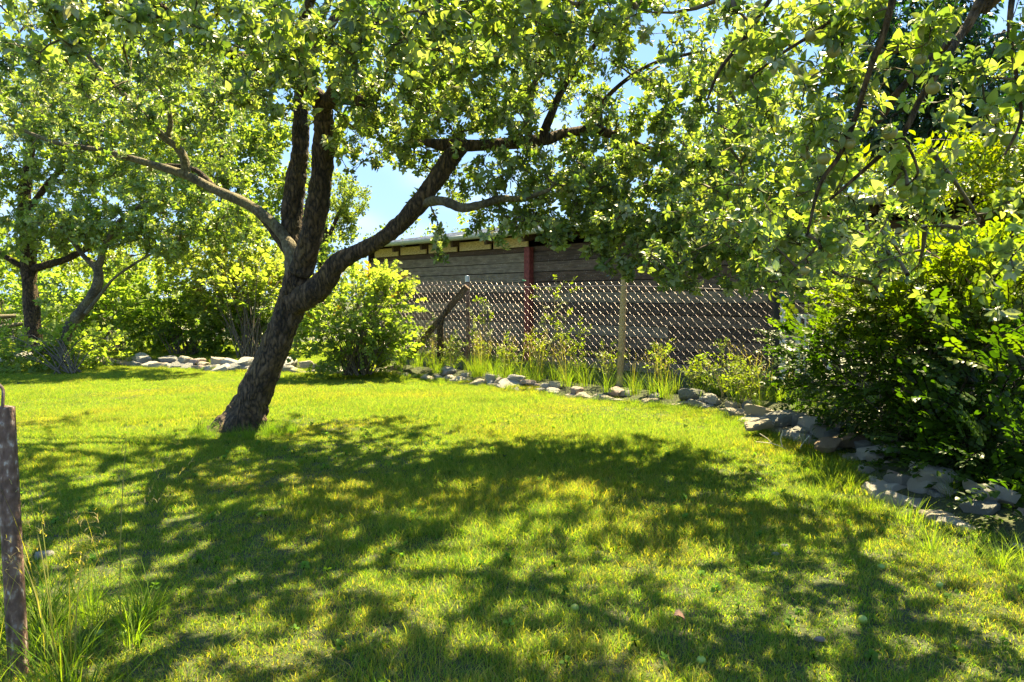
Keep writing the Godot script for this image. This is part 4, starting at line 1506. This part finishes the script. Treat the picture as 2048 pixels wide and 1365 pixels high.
	foliate_at_leaves(v, vb, vsp, vine_kind, vt, 0.8, 1.3, 0)


# ------------------------------------------------------------------ shrubs
func shrubs() -> void:
	var green := func(p: Vector3) -> Color:
		return Color(0.42, 0.49, 0.15).lerp(Color(0.28, 0.37, 0.09), rng.randf()) * rv(0.85, 1.2)
	var golden := func(p: Vector3) -> Color:
		var t := clampf((p.y - 0.6) * 0.9 + rv(-0.5, 0.3), 0, 1)
		if rng.randf() < 0.07 * t:
			return Color(0.45, 0.28, 0.07)
		return Color(0.26, 0.34, 0.08).lerp(Color(0.42, 0.45, 0.17), t) * rv(0.85, 1.2)
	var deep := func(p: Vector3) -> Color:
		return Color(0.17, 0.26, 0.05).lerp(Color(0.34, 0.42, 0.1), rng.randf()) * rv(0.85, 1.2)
	# right bush: round-leaved, arching
	var rb := ground_at(1830, 900, 0.1)
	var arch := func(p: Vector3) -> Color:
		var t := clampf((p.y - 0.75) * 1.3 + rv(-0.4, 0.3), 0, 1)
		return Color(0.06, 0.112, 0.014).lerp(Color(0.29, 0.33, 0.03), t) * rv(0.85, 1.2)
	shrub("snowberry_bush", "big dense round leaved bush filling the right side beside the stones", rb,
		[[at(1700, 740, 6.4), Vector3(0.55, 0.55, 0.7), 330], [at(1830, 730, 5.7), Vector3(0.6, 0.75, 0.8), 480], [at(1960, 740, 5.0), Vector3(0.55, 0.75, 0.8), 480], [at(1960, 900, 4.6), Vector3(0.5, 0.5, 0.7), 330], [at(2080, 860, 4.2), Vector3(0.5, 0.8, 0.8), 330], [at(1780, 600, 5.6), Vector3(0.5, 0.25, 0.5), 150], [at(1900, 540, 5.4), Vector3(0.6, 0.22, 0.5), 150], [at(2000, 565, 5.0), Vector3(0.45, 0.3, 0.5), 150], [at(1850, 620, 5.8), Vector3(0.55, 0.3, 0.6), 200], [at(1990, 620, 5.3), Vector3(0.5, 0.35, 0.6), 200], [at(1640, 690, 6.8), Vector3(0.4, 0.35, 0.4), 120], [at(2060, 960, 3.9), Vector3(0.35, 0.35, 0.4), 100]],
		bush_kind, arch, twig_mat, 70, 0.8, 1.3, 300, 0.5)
	# currants left of the shed
	shrub("currant_bush", "yellowish currant bush with orange tips between trunk and fence", ground_at(715, 745, 0.1),
		[[at(700, 640, 11.5), Vector3(0.75, 0.7, 0.55), 300], [at(770, 620, 11.7), Vector3(0.5, 0.55, 0.45), 150], [at(650, 680, 11.4), Vector3(0.45, 0.45, 0.45), 110], [at(750, 565, 11.7), Vector3(0.6, 0.22, 0.4), 80], [at(740, 690, 11.2), Vector3(0.6, 0.3, 0.3), 90]],
		currant_kind, golden, twig_mat, 60, 0.75, 1.3, 0, 0.25)
	shrub("currant_bush", "tall yellow green bush close behind the leaning trunk", ground_at(500, 722, 0.1),
		[[at(490, 600, 14.6), Vector3(1.0, 0.65, 0.8), 420], [at(430, 560, 15.0), Vector3(0.9, 0.55, 0.8), 260], [at(570, 600, 14.6), Vector3(0.7, 0.7, 0.8), 240], [at(500, 540, 15.0), Vector3(0.9, 0.4, 0.6), 160]],
		currant_kind, golden, twig_mat, 60, 0.9, 1.5, 0, 0.25)
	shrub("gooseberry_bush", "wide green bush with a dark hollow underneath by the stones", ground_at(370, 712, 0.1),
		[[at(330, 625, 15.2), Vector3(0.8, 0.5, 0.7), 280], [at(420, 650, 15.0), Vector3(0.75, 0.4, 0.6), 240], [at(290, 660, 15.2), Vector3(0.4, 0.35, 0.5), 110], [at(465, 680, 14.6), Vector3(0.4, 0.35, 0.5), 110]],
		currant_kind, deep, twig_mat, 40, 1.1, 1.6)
	shrub("currant_bush", "mid green bush between the curved trunk and the dark hollow bush", ground_at(235, 706, 0.1),
		[[at(230, 630, 16.5), Vector3(0.8, 0.6, 0.7), 280], [at(180, 600, 17.0), Vector3(0.9, 0.7, 0.8), 240], [at(290, 590, 17.0), Vector3(0.9, 0.6, 0.8), 220], [at(110, 610, 17.5), Vector3(0.8, 0.6, 0.7), 180]],
		currant_kind, green, twig_mat, 30, 1.2, 1.8)
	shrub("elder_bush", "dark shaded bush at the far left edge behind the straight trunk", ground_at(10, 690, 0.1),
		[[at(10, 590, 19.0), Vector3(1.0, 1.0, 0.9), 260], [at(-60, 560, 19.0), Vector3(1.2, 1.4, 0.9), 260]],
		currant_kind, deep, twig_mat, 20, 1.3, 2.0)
	shrub("laurel_bush", "low leafy suckers around the foot of the curved trunk", ground_at(140, 742, 0.05),
		[[at(130, 700, 12.9), Vector3(0.35, 0.3, 0.35), 90], [at(50, 725, 12.6), Vector3(0.5, 0.22, 0.4), 100], [at(200, 700, 13.2), Vector3(0.35, 0.25, 0.3), 70], [at(-20, 700, 13.0), Vector3(0.5, 0.4, 0.5), 90]],
		currant_kind, green, twig_mat, 24, 0.9, 1.4)
	# long pale shoots arching out of the right bush
	for q in [[[1960, 900], [1900, 640], [1740, 470], [1610, 420], 5.2, "long arching pink shoot over the bush near the dark shed wall"], [[2040, 800], [1960, 590], [1850, 500], [1760, 470], 4.9, "long arching green shoot crossing above the right bush"]]:
		var z: float = q[4]
		var a := at(q[0][0], q[0][1], z)
		var o := thing("arching_shoot", q[5], "shoot", a)
		var sk := []
		strong(o, "stem", [a, at(q[1][0], q[1][1], z), at(q[2][0], q[2][1], z + 0.4), at(q[3][0], q[3][1], z + 0.7)], [0.006, 0.005, 0.004, 0.002], mat(Color(0.3, 0.16, 0.12), 0.7), sk, 0.0, 6)
		var sp := []
		for k in range(3, sk.size()):
			for j in 2:
				sp.append([sk[k], (Vector3(rv(-1, 1), rv(0, 0.6), rv(-1, 1))).normalized()])
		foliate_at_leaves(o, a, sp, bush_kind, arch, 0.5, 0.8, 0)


# ------------------------------------------------------------------ weeds
func blade(mb: MB, p: Vector3, h: float, w: float, lean: Vector3, col: Color, segs := 2) -> void:
	var side := Vector3(-lean.z, 0, lean.x)
	if side.length() < 0.01:
		side = Vector3(1, 0, 0)
	side = side.normalized().rotated(Vector3.UP, rv(-1.2, 1.2))
	var prev := []
	for k in segs + 1:
		var t := float(k) / segs
		var c := p + Vector3(lean.x * t * t, h * t * (1.0 - 0.25 * t * lean.length() / maxf(h, 0.01)), lean.z * t * t)
		var nn := side.cross((Vector3(lean.x * 2 * t, h, lean.z * 2 * t)).normalized())
		if nn.y < 0:
			nn = -nn
		nn = (nn + Vector3(0, 0.5, 0)).normalized()
		var cc := col
		if k == segs:
			prev.append(mb.vert(c, nn, cc))
			mb.tri(prev[-3], prev[-2], prev[-1])
		else:
			var ww := w * (1.0 - 0.35 * t) * 0.5
			var a := mb.vert(c - side * ww, nn, cc)
			var b := mb.vert(c + side * ww, nn, cc)
			if prev.size():
				mb.quad(prev[-2], prev[-1], b, a)
			prev.append(a)
			prev.append(b)


func grass_col() -> Color:
	var k := rng.randf()
	var b := rv(0.75, 1.2)
	if k < 0.05:
		return Color(0.44, 0.36, 0.13) * b
	if k < 0.36:
		return Color(0.39, 0.38, 0.095) * b
	if k < 0.78:
		return Color(0.23, 0.325, 0.06) * b
	return Color(0.125, 0.24, 0.04) * b


func weeds() -> void:
	var gcol := func(p: Vector3) -> Color:
		return Color(1, 1, 1) * rv(0.8, 1.15)
	# tall grass clump mesh
	var clumps := []
	for k in 5:
		var mb := MB.new()
		for j in 64:
			var an := rv(0, TAU)
			var r := rv(0, 0.09)
			var h := rv(0.09, 0.3)
			var l := h * rv(0.2, 0.9)
			blade(mb, Vector3(cos(an) * r, 0, sin(an) * r), h, rv(0.0024, 0.0044), Vector3(cos(an + rv(-0.6, 0.6)) * l, 0, sin(an + rv(-0.6, 0.6)) * l), Color(0.15, 0.28, 0.035).lerp(Color(0.27, 0.34, 0.07), rng.randf()) * rv(0.8, 1.2), 4)
		clumps.append(mb.mesh())
	# seed-head clump
	var heads := []
	for k in 4:
		var mb := MB.new()
		for j in 7:
			var an := rv(0, TAU)
			var h := rv(0.35, 0.62)
			var l := h * rv(0.1, 0.45)
			var d := Vector3(cos(an) * l, 0, sin(an) * l)
			var straw := Color(0.34, 0.31, 0.12).lerp(Color(0.2, 0.24, 0.06), rng.randf())
			blade(mb, Vector3(cos(an), 0, sin(an)) * 0.03, h, 0.0035, d, straw, 5)
			for q in 12:
				var t := rv(0.72, 0.99)
				var c := Vector3(d.x * t * t, h * t * (1.0 - 0.25 * t * d.length() / h), d.z * t * t)
				blade(mb, c, rv(0.012, 0.022), 0.003, Vector3(rv(-0.025, 0.025), 0, rv(-0.025, 0.025)), Color(0.42, 0.36, 0.2), 2)
		heads.append(mb.mesh())
	# broad weeds: herb stems with leaves
	var lg := func(p: Vector3) -> Color:
		return Color(0.24, 0.3, 0.06).lerp(Color(0.3, 0.34, 0.1), rng.randf()) * rv(0.85, 1.15)
	# along the stones: both sides
	var ts := []
	var cs := []
	var hs := []
	var hc := []
	for k in 5:
		ts.append([]); cs.append([])
	for k in 4:
		hs.append([]); hc.append([])
	for k in range(1, stone_path.size() - 1):
		var a := stone_path[k]
		var b := stone_path[k + 1]
		var ln := a.distance_to(b)
		var d := (b - a) / ln
		var nn := Vector2(-d.y, d.x)
		if behind((a.x + b.x) * 0.5 + nn.x * 0.1, (a.y + b.y) * 0.5 + nn.y * 0.1) < 0:
			nn = -nn
		for j in int(ln * 20.0):
			var s := rv(0, ln)
			var out := -absf(rng.randfn(0.0, 0.2)) - 0.1
			if rng.randf() < 0.3:
				out = rv(0.2, 1.2)
			var p := a + d * s + nn * out
			var near := -p.y
			var sc := rv(0.28, 0.68) * (1.1 if near < 6.0 else 0.85)
			if p.x < -2.2:
				sc *= 0.6
				if rng.randf() < 0.5:
					continue
			var v := rng.randi() % 5
			ts[v].append(Transform3D(Basis(Vector3.UP, rv(0, TAU)) * Basis.from_scale(Vector3(sc, sc, sc)), Vector3(p.x, height(p.x, p.y) - 0.01, p.y)))
			cs[v].append(Color(1, 1, 1) * rv(0.75, 1.15))
	for j in 130:
		# bed along the fence
		var s := rv(-3.0, 4.5)
		var p := fence_point(s, 0) + wall_basis.z * rv(-0.5, 0.65)
		var sc := rv(0.5, 1.25)
		var v := rng.randi() % 5
		ts[v].append(Transform3D(Basis(Vector3.UP, rv(0, TAU)) * Basis.from_scale(Vector3(sc, sc * 1.15, sc)), Vector3(p.x, 0.1, p.z)))
		cs[v].append(Color(1, 1, 1) * rv(0.75, 1.15))
		if rng.randf() < 0.35:
			v = rng.randi() % 4
			hs[v].append(Transform3D(Basis(Vector3.UP, rv(0, TAU)) * Basis.from_scale(Vector3.ONE * rv(0.8, 1.4)), Vector3(p.x, 0.1, p.z)))
			hc[v].append(Color(1, 1, 1) * rv(0.8, 1.15))
	# rough grass in the bed round the bush
	for j in 110:
		var p := Vector3(rv(2.4, 6.5), 0.1, rv(-8.0, -1.5))
		if behind(p.x, p.z) < 0.25:
			continue
		var sc := rv(0.4, 1.0)
		var v := rng.randi() % 5
		ts[v].append(Transform3D(Basis(Vector3.UP, rv(0, TAU)) * Basis.from_scale(Vector3(sc, sc, sc)), p))
		cs[v].append(Color(0.85, 1, 0.9) * rv(0.7, 1.1))
	# tussocks at the foot of the trunk
	for j in 44:
		var an := rv(0, TAU)
		var p := ground_at(490, 868) + Vector3(cos(an), 0, sin(an) * 0.8) * rv(0.2, 0.45)
		var sc := rv(0.25, 0.6)
		var v := rng.randi() % 5
		ts[v].append(Transform3D(Basis(Vector3.UP, rv(0, TAU)) * Basis.from_scale(Vector3(sc, sc, sc)), p))
		cs[v].append(Color(0.85, 1, 0.9) * rv(0.75, 1.1))
	var lgo := thing("long_grass", "long green grass fringing the stone edging, the fence foot and the leaning trunk", "grass")
	lgo.set_meta("kind", "stuff")
	for k in 5:
		scatter("grass_tufts", clumps[k], grass_mat, ts[k], cs[k], lgo)
	# foreground long grass by the steel post
	var fs := []
	var fc := []
	for j in 46:
		var p := Vector3(rv(-2.1, -1.15), 0, rv(-2.9, -1.6))
		p.x += maxf(0.0, (-p.z - 1.9)) * -0.25
		var sc := rv(0.5, 1.0)
		fs.append(Transform3D(Basis(Vector3.UP, rv(0, TAU)) * Basis.from_scale(Vector3(sc * 1.2, sc, sc * 1.2)), p))
		fc.append(Color(0.9, 1, 0.9) * rv(0.6, 1.0))
	tag(scatter("long_grass", clumps[0], grass_mat, fs, fc), "long uncut grass around the rusty steel post", "grass")
	for j in 9:
		var p := Vector3(rv(-1.95, -1.35), 0, rv(-2.7, -1.9))
		var v := rng.randi() % 4
		hs[v].append(Transform3D(Basis(Vector3.UP, rv(0, TAU)) * Basis.from_scale(Vector3.ONE * rv(0.9, 1.3)), p))
		hc[v].append(Color(1, 1, 1))
	var sgo := thing("seeding_grass", "straw coloured seed heads of tall grass along the fence and by the steel post", "grass")
	sgo.set_meta("kind", "stuff")
	for k in 4:
		scatter("seed_stalks", heads[k], grass_mat, hs[k], hc[k], sgo)
	# herbs by the fence, each a plant
	var herb_mat := leaf_mat(Color(0.95, 1.0, 0.3), 0.5, 0.4)
	var hk := make_kind([0.0, 0.7, 1.0, 0.6, 0.0], 0.5, "shoot", 0.055, 9, 4, herb_mat, Color(0.2, 0.2, 0.08))
	var spec := [[1112, 725, 560, 10.3, "tall feathery weed rising through the mesh right of the red post", 0.22], [1080, 740, 650, 10.4, "bushy pale weed at the foot of the red post", 0.3], [1160, 745, 660, 9.9, "yellowish weed left of the olive fence post", 0.28], [960, 730, 600, 11.2, "leafy creeper climbing the mesh right of the rusty post", 0.18],
		[870, 735, 640, 11.6, "weed clump under the leaning board", 0.35], [800, 738, 640, 12.0, "scrubby weed left of the leaning board", 0.4], [1010, 745, 690, 10.6, "low thistle in the bed before the mesh", 0.25], [1330, 760, 690, 9.0, "pale weed right of the olive fence post", 0.25],
		[1450, 770, 690, 8.3, "broad leaved weed under the right end of the mesh", 0.3], [1220, 755, 690, 9.5, "small weed close to the olive fence post foot", 0.2], [1480, 760, 720, 8.0, "drooping weed beside the black fence post", 0.25], [900, 740, 680, 11.3, "nettle clump at the rusty post foot", 0.25],
		[1390, 790, 735, 8.6, "spindly weed with tiny flowers above the stones", 0.2], [1500, 800, 740, 7.7, "leaning herb at the bend of the stone edging", 0.22]]
	for q in spec:
		var f := at(q[0], q[1], q[3])
		f.y = 0.1
		var top := at(q[0], q[2], q[3])
		var o := thing("weed", q[4], "weed", f)
		var mb := MB.new()
		var sp := []
		var n := 5
		for k in n:
			var e: Vector3 = f + (top - f) * rv(0.55, 1.0) + Vector3(rv(-1, 1), 0, rv(-0.6, 0.6)) * q[5]
			if k == 0:
				e = top
			var pts := curve([f + Vector3(rv(-0.05, 0.05), 0, rv(-0.05, 0.05)), f.lerp(e, 0.5) + Vector3(rv(-0.04, 0.04), 0.05, 0), e], 4)
			var lp := []
			for p in pts:
				lp.append(p - f)
			mb.tube(lp, curve([0.006, 0.004, 0.002], 4), 4, Color(0.28, 0.24, 0.1), null, 0, false)
			for j in range(2, pts.size()):
				sp.append([pts[j], (Vector3(rv(-1, 1), rv(0.1, 0.9), rv(-1, 1))).normalized()])
		part("stems", mb.mesh(), mat(Color.WHITE, 0.8, true), o).set_meta("kind", "stuff")
		foliate_at_leaves(o, f, sp, hk, lg, 0.55, 1.0, 0)


# ------------------------------------------------------------------ lawn
func lawn() -> void:
	var patches := []
	var nv := 8
	for k in nv:
		var mb := MB.new()
		var rough: float = [0.75, 0.85, 0.95, 1.05, 1.15, 1.25, 1.45, 1.7][k]
		for j in 1000:
			var p := Vector3(rv(-0.16, 0.16), -0.004, rv(-0.16, 0.16))
			var h := rv(0.016, 0.042) * rough
			if rng.randf() < 0.05:
				h *= 1.5
			var an := rv(0, TAU)
			var l := h * rv(0.2, 1.2)
			blade(mb, p, h, rv(0.0022, 0.0038), Vector3(cos(an) * l, 0, sin(an) * l), grass_col(), 2)
		patches.append(mb.mesh())
	var ts := []
	var cs := []
	for k in nv:
		ts.append([]); cs.append([])
	var big := FastNoiseLite.new()
	big.seed = 77
	big.frequency = 0.35
	big.fractal_octaves = 3
	var z := -1.3
	while z > -20.0:
		var half := 0.72 * -z + 1.2
		var x := -half
		while x < minf(half, 5.0):
			var p := Vector2(x + rv(-0.05, 0.05), z + rv(-0.05, 0.05))
			x += 0.215
			var bd := behind(p.x, p.y)
			var orchard := p.x < -2.2 and bd > 0.35
			if bd > 0.05 and not orchard:
				continue
			if p.y < -19.0 or p.x < -14.5:
				continue
			var q := big.get_noise_2d(p.x, p.y)
			var v := clampi(int((q * 1.5 + 0.45 + rv(-0.2, 0.2)) * nv), 0, nv - 1)
			if bd > -0.5:
				v = clampi(v + 3, 0, nv - 1)
			var dry := clampf(big.get_noise_2d(p.x * 1.7 + 50, p.y * 1.7) * 1.6 + 0.1, 0, 1)
			if rng.randf() < 0.004:
				continue
			ts[v].append(Transform3D(Basis(Vector3.UP, rv(0, TAU)) * Basis.from_scale(Vector3(1, rv(0.8, 1.15), 1)), Vector3(p.x, height(p.x, p.y), p.y)))
			cs[v].append(Color(0.85, 0.95, 0.9).lerp(Color(1.2, 1.0, 0.95), dry * 0.7) * rv(0.9, 1.1))
		z -= 0.215
	var lo := thing("lawn_grass", "short mown grass of the dappled lawn", "grass")
	lo.set_meta("kind", "stuff")
	for k in nv:
		scatter("grass_blades", patches[k], grass_mat, ts[k], cs[k], lo)
	# clover and dry clippings among the blades
	var ck := make_kind([0.0, 0.8, 1.0, 0.8, 0.0], 0.8, "rosette", 0.02, 6, 3, grass_mat, Color(0.1, 0.16, 0.03))
	var sp := []
	for j in 420:
		var p := Vector3(rv(-3.5, 2.3), 0, rv(-7.5, -2.0))
		if rng.randf() < 0.7:
			p += Vector3(0.6 * big.get_noise_2d(p.x * 9, p.z * 9), 0, 0.6 * big.get_noise_2d(p.z * 9, p.x * 9))
		if behind(p.x, p.z) > -0.2:
			continue
		p.y = height(p.x, p.z) + 0.012
		sp.append([p, Vector3(rv(-0.3, 0.3), 1, rv(-0.3, 0.3)).normalized()])
	foliate(lo, sp, ck, func(q: Vector3) -> Color: return Color(0.13, 0.25, 0.05) * rv(0.7, 1.3), 0.7, 1.3)
	var cb := MB.new()
	blade(cb, Vector3.ZERO, 0.004, 0.003, Vector3(0.07, 0, 0.015), Color.WHITE, 4)
	var ct := []
	var cc := []
	for j in 1500:
		var z2 := -pow(rv(1.3, 2.7), 2.0)
		var p := Vector3(rv(-0.7, 0.7) * -z2, 0, z2)
		if behind(p.x, p.z) > -0.15:
			continue
		p.y = height(p.x, p.z) + rv(0.012, 0.035)
		var sc := rv(0.4, 1.3)
		ct.append(Transform3D(Basis(Vector3.UP, rv(0, TAU)) * Basis(Vector3(0, 0, 1), rv(-0.4, 0.4)) * Basis.from_scale(Vector3(sc, sc, 1)), p))
		cc.append(Color(0.55, 0.46, 0.24).lerp(Color(0.3, 0.36, 0.12), rng.randf()) * rv(0.7, 1.2))
	scatter("clippings", cb.mesh(), grass_mat, ct, cc, lo)


# ------------------------------------------------------------------ small things
func small_things() -> void:
	# steel post at the left
	var pb := ground_at(38, 1350)
	var o := thing("steel_post", "rusty flaking steel pipe post with a wire hook at the left edge", "post", pb)
	var top := at(8, 815, -pb.z) - pb
	var mb := MB.new()
	mb.tube([Vector3(0, -0.1, 0), top * 0.5, top], [0.029, 0.029, 0.029], 20, Color.WHITE)
	part("pipe", mb.mesh(), rust, o)
	var hk := MB.new()
	hk.tube(curve([top + Vector3(0.006, -0.05, 0.026), top + Vector3(0.006, 0.02, 0.015), top + Vector3(-0.004, 0.06, 0), top + Vector3(-0.04, 0.075, -0.01), top + Vector3(-0.08, 0.05, -0.01)], 5), curve([0.005, 0.005, 0.005, 0.005, 0.005], 5), 7, Color.WHITE)
	part("hook", hk.mesh(), rust, o)
	# fallen green apples
	for q in [[1150, 1213, "fallen pale apple in a sunny patch in front of the middle of the lawn"], [1880, 1168, "fallen green apple near the right end of the stones"], [1763, 1132, "fallen green apple half hidden in shade left of the right end stones"], [1726, 1236, "fallen green apple in the shaded lower right lawn"], [1403, 1318, "fallen apple at the bottom edge right of the centre"], [197, 1264, "left one of two fallen apples near the steel post"], [246, 1266, "right one of two fallen apples near the steel post"]]:
		var p := ground_at(q[0], q[1], 0.02)
		var a := part("fallen_apple", apple_mesh, apple_mats[rng.randi() % 2], self, Transform3D(Basis(ball().normalized(), rv(0, 3)) * Basis.from_scale(Vector3.ONE * 0.017), p + Vector3(0, -0.008, 0)))
		tag(a, q[2], "apple", "fallen apples on the lawn")
	# brown fallen leaves
	var lm := MB.new()
	lm.leaf([0.0, 0.8, 1.0, 0.7, 0.0], 0.7, 0.7, 0.5, 0.6)
	var lmm := lm.mesh()
	for q in [[1188, 962, Color(0.16, 0.07, 0.035), "curled brown leaf lying in the middle of the lawn", 0.06], [1347, 1232, Color(0.25, 0.13, 0.08), "pinkish brown curled leaf in the lower middle of the lawn", 0.06], [1010, 912, Color(0.02, 0.015, 0.01), "small black dead leaf near the shaded centre of the lawn", 0.05]]:
		var d := thing("fallen_leaf", q[3], "leaf", ground_at(q[0], q[1], 0.035))
		part("blade", lmm, mat(q[2], 0.7), d, Transform3D(Basis(Vector3.UP, rv(0, 6)) * Basis.from_scale(Vector3.ONE * q[4]), Vector3.ZERO))
	# flat stone and pebbles
	for q in [[85, 1105, 0.05, 0, "flat pale stone sunk in the grass by the steel post"], [1551, 1106, 0.022, 0, "small white pebble on the lawn below the stones"], [1568, 1090, 0.025, 3, "small grey pebble beside the white pebble"], [1640, 1276, 0.02, 2, "tiny pinkish pebble in the lower right lawn"]]:
		var p := ground_at(q[0], q[1], 0.02)
		var s := part("pebble", rock(300 + int(q[0])), stone_mats[q[3]], self, Transform3D(Basis(Vector3.UP, 0.5) * Basis.from_scale(Vector3(q[2], q[2] * 0.35, q[2] * 0.8)), p - Vector3(0, q[2] * 0.25, 0)))
		tag(s, q[4], "pebble")
	# pale dry twig by the stones
	var tb := ground_at(1590, 905)
	var tw := thing("dry_twig", "pale dry forked twig standing in the grass before the shaded slabs", "twig", tb)
	var tm := MB.new()
	var z := -tb.z
	for path in [[[1596, 912], [1572, 898], [1545, 888], [1512, 884]], [[1566, 896], [1562, 880], [1566, 862]], [[1545, 888], [1535, 878], [1520, 868]], [[1596, 912], [1604, 890], [1620, 872]]]:
		var pts := []
		for p in path:
			pts.append(at(p[0], p[1], z) - tb)
		tm.tube(curve(pts, 3), curve([0.004, 0.0035, 0.003, 0.002].slice(0, pts.size()), 3), 5, Color.WHITE)
	part("stem", tm.mesh(), mat(Color(0.55, 0.5, 0.38), 0.8), tw)
	# log pile at far left
	var k := 0
	for q in [[-30, 640, 30, 632, "upper grey log of the pile behind the straight trunk"], [-30, 662, 44, 648, "middle grey log of the pile behind the straight trunk"], [-40, 676, 24, 668, "lowest grey log of the pile behind the straight trunk"]]:
		var a := at(q[0], q[1], 16.0)
		var lg := thing("log", q[4], "log", a)
		var b := at(q[2], q[3], 16.4) - a
		var m := MB.new()
		m.tube([Vector3.ZERO, b * 0.5 + Vector3(0, 0.02, 0), b], [0.07, 0.06, 0.04], 10, Color.WHITE, noise, 0.3)
		m.smooth()
		part("log", m.mesh(), bark_pale, lg)
		k += 1
